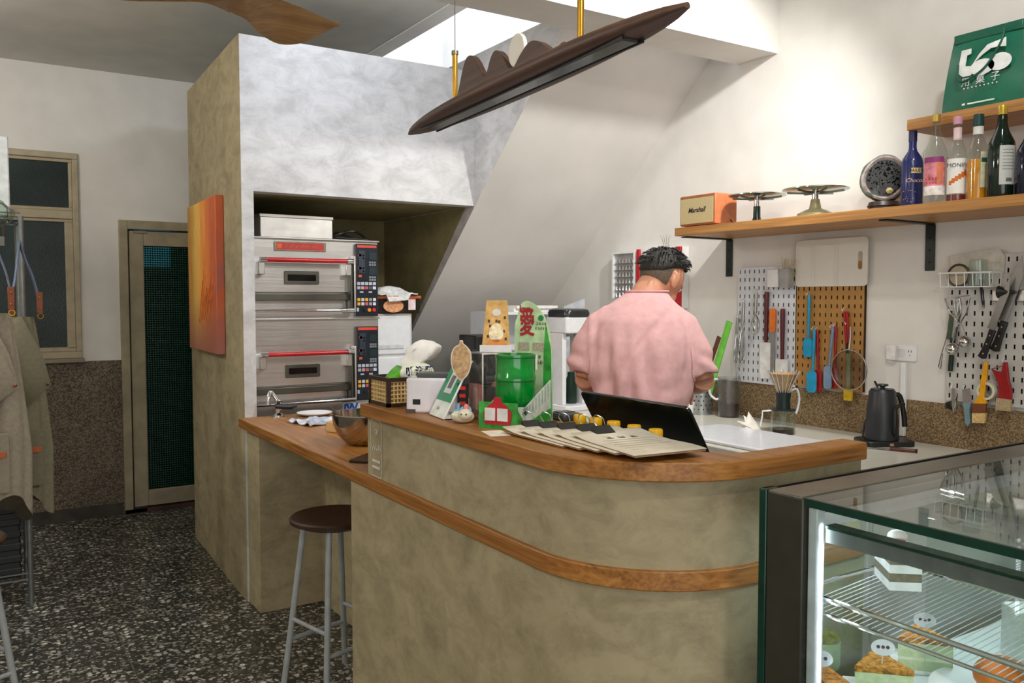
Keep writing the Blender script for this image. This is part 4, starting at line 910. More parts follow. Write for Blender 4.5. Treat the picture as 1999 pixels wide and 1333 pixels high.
pgB = pegboard('pegboard', 'ochre wooden pegboard with blue and red silicone spatulas', (1554, 556), (1683, 766), (170, 124, 62), 1, (70, 46, 20))
pgC = pegboard('pegboard', 'grey slotted metal pegboard with knives and pastry brushes at right', (1853, 500), (2090, 806), (196, 194, 190), 0, (40, 40, 40))
def hook(board, px, py, ln=.035):
    p = wl(px, py, .02); l = board.matrix_basis.inverted() @ p
    MB().tube([(l.x, 0, l.z+.012), (l.x, -.012, l.z+.012), (l.x, -.02, l.z-.003), (l.x, -.026, l.z+.008)], .0017, 6).build('hook', pm((222, 222, 222), .4), board)
def spatula(label, top, neck, bot, hw, hc, bc, board, name='spatula', rnd=.45, off=.034, hr=.0075):
    h = Hang(name, label, 'spatula', *top, off=off)
    u1, v1 = h(*neck); u2, v2 = h(*bot); w = abs(h(top[0]+hw, top[1])[0]-h(top[0], top[1])[0])
    MB().tube([(0, 0, .004), (0, 0, -.01), (u1*.6, 0, v1*.6), (u1, 0, v1)], [hr*.8, hr, hr*.85, hr*.75], 10, flat=1).build('handle', pm(hc, .4), h.t)
    L = v1-v2; pts = rrect(2*w, L, min(w*.95, L*.4)*rnd*2 if rnd < .5 else w*.95, 5, (u1+u2)/2, (v1+v2)/2)
    MB().prism(pts, -.003, .004, FLATY).build('blade', pm(bc, .45), h.t, bevel=.0015)
    hook(board, top[0], top[1]-1); return h
CYAN, BURG, RED2 = (20, 150, 196), (86, 24, 30), (160, 22, 28)
spatula('wide white scraper with long burgundy handle on white pegboard', (1497, 571), (1495, 668), (1492, 739), 10, BURG, (226, 224, 222), pgA, rnd=.12, hr=.012)
spatula('short white scraper with burgundy handle beside the orange knife', (1528, 604), (1527, 701), (1525, 731), 12, BURG, (226, 224, 222), pgA, rnd=.15, hr=.012)
spatula('upper bright blue silicone spatula on the ochre pegboard', (1580, 577), (1578, 660), (1577, 697), 9, CYAN, CYAN, pgB, rnd=.35)
spatula('lower bright blue silicone spatula in front of a red one', (1590, 644), (1587, 724), (1582, 766), 9.5, CYAN, CYAN, pgB, rnd=.35, off=.05)
spatula('red silicone spatula behind the lower blue spatula', (1596, 646), (1597, 722), (1597, 764), 7, RED2, RED2, pgB, rnd=.35)
spatula('grey-blue silicone spatula beside the strainer', (1626, 640), (1619, 714), (1613, 759), 8, (112, 134, 164), (120, 142, 172), pgB, rnd=.4, off=.05)
spatula('red silicone spatula between grey-blue spatula and strainer', (1632, 638), (1630, 718), (1627, 758), 7, RED2, RED2, pgB, rnd=.35)
kn = Hang('utility_knife', 'orange-handled flat knife between the two burgundy scrapers', 'knife', 1509, 602)
MB().prism(rrect(.036, .115, .012, 4, 0, -.058), -.006, .006, FLATY).build('handle', pm((226, 118, 36), .4), kn.t, bevel=.002)
MB().box(-.016, .016, -.0015, .0015, -.31, -.11).build('blade', STEEL, kn.t); hook(pgA, 1509, 602)
def whisk(label, top, hb, bot, hw, off=.058):
    h = Hang('whisk', label, 'whisk', *top, off=off, group='wire whisks on the white pegboard')
    u1, v1 = h(*hb); u2, v2 = h(*bot); w = abs(h(top[0]+hw, top[1])[0])
    MB().tube([(0, 0, 0), (u1, 0, v1)], .008, 10).build('handle', STEEL, h.t)
    for k in range(4):
        a = math.pi*k/4; pts = []
        for i in range(17):
            t = i/16; s_ = math.sin(math.pi*t); sgn = -math.cos(math.pi*t)
            pts.append((u1+(u2-u1)*s_+w*sgn*math.cos(a)*s_**.6, w*sgn*math.sin(a)*s_**.6*.8, v1+(v2-v1)*s_))
        MB().tube(pts, .0016, 5).build('wire_loop', CHROME, h.t)
    MB().tube([(.008*math.cos(a), 0, .008+.008*math.sin(a)) for a in [2*math.pi*k/12 for k in range(12)]], .0014, 5, True).build('hanging_ring', CHROME, h.t)
    hook(pgA, top[0], top[1]-4)
whisk('steel whisk with riveted handle low on the white pegboard', (1452, 590), (1450, 636), (1445, 708), 10)
whisk('short steel balloon whisk hanging highest on white pegboard', (1476, 572), (1475, 612), (1474, 654), 12)
whisk('thin wire whisk at the left border of white pegboard', (1440, 620), (1438, 652), (1436, 712), 6)
# skewer cup
cp_ = Hang('skewer_cup', 'white and grey wall cups holding wooden skewers on pegboard top', 'cup', 1524, 542, .05)
u0, v0 = cp_(1503, 526); u1, v1 = cp_(1545, 560)
MB().prism(rrect((u1-u0)*.5, .05, .008, 3, u0+(u1-u0)*.26, 0), v1, v0).build('white_cup', WHITEP, cp_.t, bevel=.003)
MB().loft([[(x*s_+u0+(u1-u0)*.76, y*s_, z) for x, y in rrect((u1-u0)*.48, .05, .01)] for s_, z in ((.82, v1-.004), (1, v0))]).build('grey_cup', pm((160, 160, 158), .4), cp_.t)
for k in range(9): MB().tube([(u0+(u1-u0)*.72+k*.004, random.uniform(-.01, .01), v1+.01), (u0+(u1-u0)*(.55+k*.075), random.uniform(-.015, .015), v0+random.uniform(.04, .06))], .0014, 5).build('skewer', pm((190, 170, 100), .7), cp_.t)
# cutting board
cbd = Hang('cutting_board', 'white plastic cutting board hung above the ochre pegboard', 'cutting board', 1625, 511, .022)
u0, v0 = cbd(1555, 470); u1, v1 = cbd(1694, 558); wv, hv = u1-u0, v0-v1
op = rrect(wv, hv, .02, 5, (u0+u1)/2, (v0+v1)/2)
MB().prism(op, -.002, .006, FLATY).build('board', pm((222, 218, 208), .4, 0, .02, 4), cbd.t, bevel=.002)
hx, hz = cbd(1681, 508)
MB().prism(rrect(.022, .082, .010, 4, hx, hz), .0061, .0066, FLATY).build('handle_slot', pm((176, 168, 150), .6), cbd.t)
MB().prism(rrect(.018, .036, .008, 4, hx, hz-.02), .0066, .0072, FLATY).build('slot_plug', pm((150, 100, 44), .5), cbd.t)
fr = Hang('wire_frame_holder', 'thin white wire frame in front of the cutting board', 'holder', 1609, 516, .036)
u0, v0 = fr(1588, 479); u1, v1 = fr(1631, 556)
MB().tube([(u0, 0, v1), (u0, 0, v0), (u1, 0, v0), (u1, 0, v1)], .0018, 6).build('wire', WHITEP, fr.t)
# strainer and friends
sr = Hang('strainer', 'round fine-mesh strainer with grey rim on the ochre pegboard', 'strainer', 1657, 722, .075)
u0 = sr(1623, 722)[0]; r_ = abs(u0)
MSH = glass('wire_mesh', (206, 200, 190), 1.2, .4)
MB().tube([(r_*math.cos(a), 0, r_*math.sin(a)) for a in [2*math.pi*k/40 for k in range(40)]], .0028, 8, True).build('rim', STEEL, sr.t)
MB().lathe([(r_*math.cos(q), -r_*.38*math.sin(q)) for q in [math.radians(x) for x in (0, 15, 30, 45, 60, 75, 88)]], 36, RX(90), caps=False).build('mesh_bowl', MSH, sr.t)
MB().tube([(0, .0, r_), (-.002, .01, r_+.05), (-.004, .012, r_+.10)], .0045, 8).build('handle', STEEL, sr.t); hook(pgB, 1656, 672-40)
gbx = Hang('bottle_brush', 'pale green brush with yellow end hanging behind the strainer', 'brush', 1657, 690, .032)
MB().tube([(0, 0, 0), gbx.p3(1656, 758)], .010, 10).build('handle', pm((150, 168, 130), .5), gbx.t)
u, v = gbx(1656, 770); MB().prism(rrect(.042, .056, .005, 3, u, v), -.008, .008, FLATY).build('yellow_end', pm((216, 176, 24), .5), gbx.t, bevel=.003)
tg = Hang('red_tongs', 'red-handled tongs hanging above the strainer', 'tongs', 1649, 608, .034)
MB().tube([(0, 0, 0), tg.p3(1653, 670)], [.007, .006], 8).tube([(.012, 0, 0), tg.p3(1657, 668)], [.006, .005], 8).build('handles', pm(RED2, .4), tg.t)
MB().tube([tg.p3(1653, 668), tg.p3(1653, 690)], .005, 8).build('jaw', BLACK, tg.t); hook(pgB, 1650, 606)
# outlet, plug and conduit
ot = Hang('wall_outlet', 'white double wall socket with plugs above the kettle', 'socket', 1764, 689, .0)
u0, v0 = ot(1738, 672); u1, v1 = ot(1790, 706)
MB().prism(rrect(u1-u0, v0-v1, .006, 3, 0, 0), 0, .009, FLATY).build('plate', WHITEP, ot.t, bevel=.002)
for q, x in enumerate((-.03, .034)):
    for dx in (-.006, .006): MB().box(x+dx-.0012, x+dx+.0012, -.0097, -.009, .004, .014).build('slot', BLACK, ot.t)
    MB().cyl(.002, 0, .0007, 8, T(x, -.009, -.008) @ RX(90)).build('earth_hole', BLACK, ot.t)
MB().box(u0+.002, u0+.045, -.034, -.009, v1+.003, v0-.003).build('adapter', pm((228, 226, 222), .4), ot.t, bevel=.003)
MB().prism(rrect(.04, .034, .012, 4, -.005, 0), .009, .03, FLATY).build('plug', ACRYL, ot.t)
cdn = Hang('cable_conduit', 'narrow white cable conduit running down from the socket', 'conduit', 1770, 707, .0)
u, v = cdn(1768, 850); MB().box(-.011, .011, -.016, -.0, v, -.001).build('channel', WHITEP, cdn.t, bevel=.002); cdn.t.location.x -= .0105
# ---------------------------------------------------------------- grey pegboard tools
bk_ = Hang('wire_basket', 'white wire basket holding a sieve and glass on grey pegboard', 'basket', 1908, 535, .025)
u0, v0 = bk_(1856, 534); u1, _ = bk_(1958, 534); _, vb = bk_(1908, 560); D_ = .085
m = MB().tube([(u0, 0, v0), (u1, 0, v0), (u1, -D_, v0), (u0, -D_, v0)], .0035, 6, True).build('rim', WHITEP, bk_.t)
MB().tube([(u0+.01, -.006, vb), (u1-.01, -.006, vb), (u1-.01, -D_+.006, vb), (u0+.01, -D_+.006, vb)], .0022, 6, True).build('floor_wire', WHITEP, bk_.t)
for k in range(7):
    x = u0+.006+(u1-u0-.012)*k/6
    MB().tube([(x, -D_, v0), (x, -D_+.006, vb), (x, -.006, vb), (x, 0, v0)], .0018, 5).build('wire', WHITEP, bk_.t)
sv = thing('round_sieve', 'round steel sieve lying in the white wire basket', 'sieve', bk_.t.matrix_basis @ Vector((u0+.058, -.045, vb+.045)), -90)
MB().tube([(.042*math.cos(a), 0, .042*math.sin(a)) for a in [2*math.pi*k/30 for k in range(30)]], .005, 8, True).build('rim', STEELD, sv)
MB().prism(circ(.04, 28), -.001, .001, FLATY).build('mesh', pm((170, 160, 140), .5, .3), sv)
gl_ = thing('upturned_glass', 'clear glass standing upside down in the wire basket', 'glass', bk_.t.matrix_basis @ Vector((u0+.135, -.045, vb+.004)), 0)
MB().lathe([(.036, 0), (.031, .10), (.0, .102), (0, .098), (.028, .096), (.033, 0)], 24).build('tumbler', CLEAR, gl_)
ppr = Hang('paper_sheet', 'white paper bag tucked behind the wire basket', 'paper', 1905, 510, .024)
MB().prism([ppr(1856, 500), ppr(1950, 484), ppr(1962, 500), ppr(1960, 535), ppr(1856, 535)], -.001, .001, FLATY).build('paper', pm((206, 200, 190), .8), ppr.t)
def scoop(label, top, bowl, piv, r, off=.06):
    h = Hang('portion_scoop', label, 'scoop', *top, off=off, group='steel portion scoops on the grey pegboard')
    ub, vb2 = h(*bowl); up_, vp = h(*piv)
    for sx in (-1, 1): MB().tube(spline([(.03*sx, 0, 0), (.022*sx+up_*.6, 0, vp*.55), (up_, 0, vp), (ub, 0, vb2+r)], 4), .0035, 8).build('handle', CHROME, h.t)
    MB().tube([(-.03, 0, 0), (.03, 0, .006)], .0022, 6).build('spring', CHROME, h.t)
    MB().sphere((ub, -.004, vb2), r, 20, 12).build('bowl', CHROME, h.t); MB().sphere((up_, -.004, vp), .006, 10, 6).build('rivet', CHROME, h.t)
    hook(pgC, top[0], top[1]+2)
scoop('steel portion scoop with its bowl hanging lower and further left', (1859, 583), (1860, 681), (1869, 630), .025, .095)
scoop('steel portion scoop with its bowl hanging higher and further right', (1878, 580), (1884, 667), (1875, 632), .025)
dt_ = Hang('dark_handled_tool', 'dark green handled tool hanging behind the portion scoops', 'tool', 1870, 590, .03)
MB().tube([(0, 0, 0), dt_.p3(1862, 660)], .009, 10).build('shaft', STEEL, dt_.t); MB().tube([dt_.p3(1860, 660), dt_.p3(1855, 724)], [.010, .009], 10).build('grip', pm((16, 40, 34), .4), dt_.t); hook(pgC, 1870, 588)
wr_ = Hang('wire_skimmer', 'thin wire loop tool at left border of grey pegboard', 'tool', 1856, 606, .03)
MB().tube([(0, 0, 0), wr_.p3(1847, 660), wr_.p3(1838, 690), wr_.p3(1832, 716), wr_.p3(1836, 720), wr_.p3(1840, 690)], .002, 6).build('wire', CHROME, wr_.t); hook(pgC, 1857, 604)
MB().prism([wr_(1854, 612), wr_(1862, 620), wr_(1860, 662), wr_(1848, 662)], -.002, .002, FLATY).build('blade', pm((60, 80, 60), .4), wr_.t)
def knife(label, tip, bol, end, wb, wh, off=.05):
    h = Hang('kitchen_knife', label, 'knife', *bol, off=off, group='black-handled knives on the grey pegboard')
    ut, vt = h(*tip); ue, ve = h(*end); d = Vector((ut, vt)).normalized(); n_ = Vector((-d.y, d.x))
    L = Vector((ut, vt)).length
    def q(a, b): p = d*a+n_*b; return (p.x, p.y)
    MB().prism([q(0, -wb*.2), q(L*.7, -wb*.3), q(L, wb*.4), q(L*.5, wb*.75), q(0, wb*.8)], -.001, .001, FLATY).build('blade', brushed('knife_steel', (150, 150, 146), .45), h.t)
    e = Vector((ue, ve)); de = e.normalized(); ne = Vector((-de.y, de.x))
    P = [e*t + ne*o2 for t, o2 in ((0, -wh*.5), (.3, -wh*.42), (.7, -wh*.5), (1.0, -wh*.75), (1.04, 0), (1.0, wh*.55), (.6, wh*.45), (0, wh*.5))]
    MB().prism([(p.x, p.y) for p in P], -.007, .007, FLATY).build('handle', BLACK, h.t, bevel=.003)
    for t in (.2, .5, .85): p = e*t; MB().sphere((p.x, -.007, p.y), .0035, 8, 6).build('rivet', STEEL, h.t)
knife('slim black-handled knife leaning left on grey pegboard', (1978, 540), (1938, 644), (1918, 698), .028, .024, .068)
knife('broad black-handled bread knife beside the slim knife', (2004, 500), (1961, 627), (1943, 684), .042, .028)
mg = Hang('magnetic_strip', 'steel magnetic strip holding the knives on grey pegboard', 'knife rack', 1990, 574, .026)
u0, v0 = mg(1940, 566); u1, v1 = mg(2050, 588); MB().box(u0, u1, -.012, 0.005, v1, v0).build('bar', brushed('strip_steel', (200, 200, 200), .3), mg.t, bevel=.002)
pp_ = Hang('tweezers', 'black tweezers hanging below the wire basket', 'tweezers', 1912, 545, .05)
MB().tube([(0, 0, 0), pp_.p3(1917, 590), pp_.p3(1920, 602)], [.006, .004, .001], 8, flat=.5).tube([(.006, 0, 0), pp_.p3(1921, 590), pp_.p3(1922, 602)], [.005, .004, .001], 8, flat=.5).build('prongs', BLACK, pp_.t)
fk = Hang('black_funnel', 'black funnel lying sideways beside the knives', 'funnel', 1950, 570, .06)
MB().lathe([(.024, 0), (.008, .04), (.004, .06)], 18, RY(90)).build('cone', BLACK, fk.t)
yb = Hang('pastry_brush', 'yellow-handled pastry brush with brown ferrule on grey pegboard', 'brush', 1925, 706, .05)
MB().prism([yb(1922, 706), yb(1929, 706), yb(1927, 740), yb(1922, 772), yb(1927, 788), yb(1900, 788), yb(1912, 772), yb(1916, 740)], -.006, .006, FLATY).build('handle', pm((226, 160, 14), .4), yb.t, bevel=.002)
MB().prism([yb(1900, 788), yb(1926, 788), yb(1925, 806), yb(1899, 806)], -.008, .008, FLATY).build('ferrule', pm((116, 62, 30), .5), yb.t, bevel=.002)
MB().prism([yb(1899, 806), yb(1925, 806), yb(1923, 826), yb(1899, 825)], -.0065, .0065, FLATY).build('bristles', pm((206, 174, 116), .9, 0, .15, 200, .3), yb.t); hook(pgC, 1925, 705)
rb = Hang('pastry_brush', 'red-handled pastry brush with pale bristles beside the tape roll', 'brush', 1962, 708, .045)
MB().prism([rb(1960, 707), rb(1966, 707), rb(1968, 722), rb(1970, 742), rb(1976, 762), rb(1975, 780), rb(1946, 776), rb(1952, 770), rb(1950, 750), rb(1942, 730), rb(1936, 720), rb(1944, 724), rb(1956, 726)], -.007, .007, FLATY).build('handle', pm((150, 16, 20), .4), rb.t, bevel=.002)
MB().prism([rb(1946, 776), rb(1975, 780), rb(1974, 803), rb(1945, 800)], -.006, .006, FLATY).build('bristles', pm((170, 150, 118), .9, 0, .15, 200, .3), rb.t)
MB().tube([rb.p3(1936, 720), rb.p3(1958, 714)], .0022, 6).build('scraper_wire', CHROME, rb.t); hook(pgC, 1962, 706)
tr2 = Hang('tape_roll', 'roll of pale masking tape hanging behind the yellow brush', 'tape', 1927, 763, .042)
r2 = abs(tr2(1945, 763)[0])
for nm, a, b_, mt in (('tape', r2, r2*.74, pm((206, 200, 180), .6)), ('core', r2*.74, r2*.66, pm((120, 110, 90), .7))):
    MB().lathe([(a, -.010), (a, .012), (b_, .012), (b_, -.010), (a, -.010)], 32, RX(90), caps=False).build(nm, mt, tr2.t)
hook(pgC, 1927, 752)
bs2 = Hang('bench_scraper', 'pale blue handled metal scraper hanging by its blade', 'scraper', 1886, 760, .035)
MB().prism([bs2(1879, 760), bs2(1893, 758), bs2(1896, 786), bs2(1880, 786)], -.0015, .0015, FLATY).build('blade', STEEL, bs2.t)
MB().prism([bs2(1880, 786), bs2(1897, 786), bs2(1894, 800), bs2(1896, 824), bs2(1891, 832), bs2(1885, 826), bs2(1883, 800)], -.007, .007, FLATY).build('handle', pm((112, 140, 146), .5), bs2.t, bevel=.002); hook(pgC, 1886, 757)
pl_ = Hang('metal_peeler', 'small metal peeler hanging at the pegboard corner', 'peeler', 1862, 758, .035)
MB().prism([pl_(1859, 758), pl_(1865, 758), pl_(1869, 778), pl_(1867, 800), pl_(1861, 806), pl_(1858, 790)], -.003, .003, FLATY).build('body', STEEL, pl_.t, bevel=.001)
MB().tube([pl_.p3(1866, 776, .006), pl_.p3(1870, 774, .008), pl_.p3(1867, 792, .008), pl_.p3(1863, 800, .006)], .003, 8).build('curl', CHROME, pl_.t)
MB().prism([pl_(1846, 786), pl_(1858, 782), pl_(1858, 800), pl_(1848, 796)], -.006, .006, FLATY).build('black_grip', BLACK, pl_.t, bevel=.002); hook(pgC, 1862, 756)
# ================================================================ shelves
ZS = 1.829; XF = 2.967
s1 = thing('wall_shelf', 'long lower oak shelf on black brackets holding bottles and cake stands', 'shelf', (XR, 2.0, ZS))
MB().box(XF-XR, -.001, .2-2, 3.14-2, -.04, 0).build('board', SHELFW, s1, bevel=.002)
for yb_ in (3.19-.06, 2.032, .9):
    m = MB().box(-.33, -.004, yb_-2-.02, yb_-2+.02, -.046, -.041).box(-.010, -.001, yb_-2-.02, yb_-2+.02, -.235, -.046)
    o = m.build('bracket', pm((16, 30, 26), .45), s1, bevel=.002)
    for z in (-.1, -.15, -.2): MB().sphere((-.011, yb_-2, z), .004, 8, 6).build('screw', BLACK, o)
s2_ = thing('wall_shelf', 'short upper oak shelf carrying the green bag', 'shelf', (XR, 1.4, 2.172))
MB().box(3.09-XR, -.001, .2-1.4, 1.985-1.4, -.042, 0).build('board', SHELFW, s2_, bevel=.002)
# speaker
a = onX(1327, 440, 3.0); b_ = onX(1395, 440, 3.0); tz = onX(1395, 375, 3.0).z
sp = thing('speaker', 'orange-brown retro speaker with cream grille on the shelf end', 'speaker', (3.0, b_.y, ZS), 0)
sd, sl, sh = .15, a.y-b_.y, tz-ZS
SPK = pm((196, 116, 74), .5, 0, .06)
MB().box(.004, sd, 0, sl, .008, sh).build('cabinet', SPK, sp, bevel=.004)
MB().box(.02, sd-.02, .015, sl-.015, 0, .008).build('foot', BLACK, sp)
MB().box(-.001, .005, .004, sl-.004, .012, sh-.004).build('grille_frame', pm((150, 96, 60), .5), sp)
MB().box(-.003, .0, .009, sl-.009, .017, sh-.016).build('grille', pm((190, 172, 128), .9, 0, .08, 300, .2), sp)
text('Marshall', .034, pm((40, 32, 28), .4), sp, T(-.0036, sl*.5, sh*.52) @ RZ(-90) @ TS, shear=.35, bold=.0006)
# cake stands
def cake_stand(label, cx, cyd, hw, base, colb):
    t = thing('cake_turntable', label, 'cake stand', (0, 0, 0), 0)
    X_ = 3.12; p = onX(cx, cyd, X_); t.location = (X_, p.y, ZS); hd = p.z-ZS; r = hw
    MB().lathe([(0, hd-.012), (r*.5, hd-.012), (r*.9, hd-.006), (r, hd-.002), (r, hd+.002), (r*.96, hd+.004), (0, hd+.004)], 48).build('turntable', pm((176, 190, 186), .18, 1, .06, 10), t)
    for k in range(6):
        a = math.radians(60*k); MB().tube([(.02*math.cos(a), .02*math.sin(a), hd-.016), (r*.85*math.cos(a), r*.85*math.sin(a), hd-.009)], .004, 6).build('rib', pm((150, 158, 156), .3, 1), t)
    MB().cyl(.014, hd*.55, hd-.01, 18).build('spindle', CHROME, t)
    if base == 'slim': MB().lathe([(.07, 0), (.07, .004), (.05, .008), (.022, .014), (.017, .03), (.016, hd*.62), (0, hd*.62)], 28).build('base', pm(colb, .25), t)
    else: MB().lathe([(.075, 0), (.078, .006), (.074, .02), (.05, .032), (.026, .042), (.02, .07), (.018, hd*.66), (0, hd*.66)], 32).build('base', pm(colb, .35), t)
cake_stand('metal cake turntable on slim dark green pedestal beside the speaker', 1478, 382, .132, 'slim', (16, 46, 42))
cake_stand('metal cake turntable on cream bell-shaped pedestal', 1592, 370, .14, 'bell', (168, 164, 126))
cbl = MB().tube(spline([(3.10, b_.y-.005, ZS+.03), (3.11, b_.y-.03, ZS+.006), (3.15, b_.y-.06, ZS+.005), (3.2, b_.y-.02, ZS+.005)], 6), .003, 6).build('speaker_cable', pm((16, 60, 50), .4)); tag(cbl, 'thin dark cable trailing from the speaker on the shelf', 'cable')
# geode
p = onX(1727, 330, 3.21)
gd = thing('geode', 'dark amethyst geode with pale rim on a round wooden stand', 'geode', (3.21, p.y, ZS), 0)
MB().lathe([(0, 0), (.075, 0), (.078, .008), (.07, .018), (.062, .02), (.062, .028), (.066, .032), (.058, .05), (0, .05)], 32).build('stand', pm((52, 38, 34), .35, 0, .1), gd)
GZ, rz_, ry_ = .145, .098, .09
SHELLM = pm((70, 82, 78), .4, 0, .3, 30, .4)
gs_ = thing  # keep name free
fdir = Vector((-.80, -.6, .05)).normalized(); Mq = fdir.to_track_quat('Z', 'Y').to_matrix().to_4x4()
sh_o = MB().loft([[(r*ry_*math.cos(a)*(1+.08*math.sin(2*a+1)), r*rz_*math.sin(a), z) for a in [2*math.pi*k/36 for k in range(36)]] for r, z in ((.25, -.075), (.6, -.068), (.85, -.045), (.98, -.015), (1.0, .01), (.97, .02), (.86, .022))], True, T(0, 0, GZ) @ Mq).build('shell', SHELLM, gd, smooth=60)
ripple(sh_o, .008, 18)
MB().loft([[(r*ry_*math.cos(a)*(1+.08*math.sin(2*a+1)), r*rz_*math.sin(a), z) for a in [2*math.pi*k/36 for k in range(36)]] for r, z in ((.94, .024), (.86, .029), (.74, .022))], False, T(0, 0, GZ) @ Mq).build('pale_rim', pm((150, 138, 134), .7, 0, .2, 60, .3), gd)
MB().loft([[(r*ry_*math.cos(a)*(1+.08*math.sin(2*a+1)), r*rz_*math.sin(a), z) for a in [2*math.pi*k/36 for k in range(36)]] for r, z in ((.76, .026), (.05, .023))], True, T(0, 0, GZ) @ Mq).build('cavity_bed', pm((14, 18, 18), .4), gd)
m = MB(); m2 = MB(); random.seed(3)
for k in range(170):
    a = random.uniform(0, 6.283); r = .72*math.sqrt(random.random()); x, y = r*ry_*math.cos(a), r*rz_*math.sin(a); s_ = random.uniform(.004, .009)
    pr = [(s_*math.cos(q)+x, s_*math.sin(q)+y, .022) for q in [2.094*i+a for i in range(3)]]
    tipv = (x+random.uniform(-.003, .003), y+random.uniform(-.003, .003), .025+s_*random.uniform(.8, 1.6))
    (m2 if (y < -.03 and x < .03 and random.random() < .8) else m).add(pr+[tipv], [(0, 1, 3), (1, 2, 3), (2, 0, 3)], T(0, 0, GZ) @ Mq)
m.build('dark_crystals', pm((14, 24, 20), .3, 0, .3, 80), gd, smooth=0, kind='stuff'); m2.build('violet_crystals', pm((128, 104, 124), .2, 0, .2, 80), gd, smooth=0, kind='stuff')
MB().lathe([(.012, 0), (.014, .014), (0, .026)], 6, T(0, 0, GZ) @ Mq @ T(.018, -.055, .024)).build('clear_crystal', pm((190, 180, 130), .1, 0, .1), gd, smooth=0)
# bottles
def bottle(nm, label, cx, w, ytop, prof, bodym, X_=3.055, fill=None):
    p = onX(cx, ytop, X_); Hh = p.z-ZS
    dep = (Vector((X_, p.y, 1.9))-CAM).dot(FW); r = w/2*dep/F*.95
    t = thing(nm, label, 'bottle', (X_, p.y, ZS), -58.0)
    MB().lathe([(r*a, Hh*b2) for a, b2 in prof], 32).build('glass_body', bodym, t)
    return t, r, Hh
def wrap(t, nm, r, z0, z1, a0, a1, mt, n=16):
    m = MB()
    for k in range(n+1):
        a = math.radians(a0+(a1-a0)*k/n-90); m.v += [(r*math.cos(a), r*math.sin(a), z0), (r*math.cos(a), r*math.sin(a), z1)]
    m.f = [(2*k, 2*k+2, 2*k+3, 2*k+1) for k in range(n)]; m.m = [0]*n
    return m.build(nm, mt, t, smooth=60)
def wtext(t, s, size, r, ang, z, mt, **kw):
    text(s, size, mt, t, RZ(ang) @ T(0, -r-.0006, z) @ TS, **kw)
P1_ = [(0, 0), (.95, 0), (1, .02), (1, .58), (.9, .64), (.42, .74), (.36, .78), (.35, .97), (0, .975)]
NAVY = pm((38, 44, 96), .2, 0, .12, 20)
t, r, Hh = bottle('liqueur_bottle', 'dark blue liqueur bottle beside the geode', 1782.5, 42, 255, P1_, NAVY, 3.12)
MB().cyl(r*.39, Hh*.86, Hh, 20).build('cap', pm((32, 38, 90), .3), t)
CRM = pm((222, 198, 130), .4)
wrap(t, 'cream_banner', r*1.01, Hh*.445, Hh*.51, -5, 55, CRM); wtext(t, 'BAILEYS', .017, r*1.01, 26, Hh*.478, pm((30, 30, 60), .4))
wtext(t, 'Chocolat', .022, r*1.01, 22, Hh*.35, pm((226, 190, 170), .4), shear=.4)
wrap(t, 'gold_seal', r*.72, Hh*.61, Hh*.66, 0, 40, CRM)
for k in range(14): MB().sphere((0, -r*1.002, 0), .0016, 6, 4).build('gold_speck', CRM, t).matrix_basis = RZ(random.uniform(-50, 30)) @ T(0, 0, Hh*random.uniform(.05, .25))
P2_ = [(0, 0), (.92, 0), (1, .03), (1, .52), (.92, .6), (.5, .72), (.36, .8), (.33, .95), (0, .95)]
t, r, Hh = bottle('syrup_bottle', 'empty clear bottle with pink fruit label and gold cap', 1828.5, 46, 224, P2_, CLEAR, 3.055)
MB().lathe([(.0, Hh*.92), (r*.36, Hh*.92), (r*.36, Hh), (0, Hh)], 20).build('gold_cap', pm((190, 160, 80), .3, .6), t)
wrap(t, 'label', r*1.01, Hh*.1, Hh*.5, -62, 50, pm((206, 120, 130), .5, 0, .3, 30)); wrap(t, 'label_white', r*1.015, Hh*.1, Hh*.2, -62, 50, pm((232, 226, 220), .5, 0, .1, 60))
wrap(t, 'label_orange', r*1.015, Hh*.22, Hh*.46, 5, 36, pm((214, 120, 84), .5)); wrap(t, 'label_purple', r*1.015, Hh*.46, Hh*.52, -62, 40, pm((140, 50, 110), .5))
glyphs(4, .011, pm((200, 30, 50), .4), t, RZ(-18) @ T(0, -r*1.02, Hh*.28) @ TS, 21); glyphs(4, .010, pm((190, 40, 80), .4), t, RZ(-18) @ T(0, -r*1.02, Hh*.235) @ TS, 22)
PG = [(0, 0), (.94, 0), (1, .03), (1, .52), (.9, .6), (.62, .68), (.4, .76), (.37, .93), (0, .93)]
t, r, Hh = bottle('syrup_bottle', 'clear syrup bottle with white label and pink cap', 1870.5, 38, 226, PG, CLEAR, 3.055)
MB().lathe([(0, Hh*.9), (r*.46, Hh*.9), (r*.46, Hh*.99), (0, Hh)], 20).build('cap', pm((210, 150, 170), .4), t)
wrap(t, 'label', r*1.01, Hh*.1, Hh*.5, -70, 62, pm((234, 233, 228), .5, 0, .02)); wtext(t, 'MONIN', .020, r*1.015, 0, Hh*.42, pm((40, 40, 44), .4))
for k in range(6): wrap(t, 'fruit_print', r*1.02, Hh*(.2+.02*k), Hh*(.25+.024*k), -48+18*k, -30+18*k, pm((206, 110, 34), .5))
wrap(t, 'neck_label', r*.44, Hh*.72, Hh*.86, -70, 70, pm((226, 200, 200), .5)); MB().cyl(r*.93, .004, Hh*.09, 28).build('syrup_rest', pm((120, 40, 40), .15), t)
t, r, Hh = bottle('syrup_bottle', 'clear bottle half full of amber syrup with green cap', 1911, 42, 222, PG, CLEAR, 3.055)
MB().cyl(r*.94, .004, Hh*.47, 28).build('amber_syrup', pm((206, 136, 28), .1, 0, .1), t)
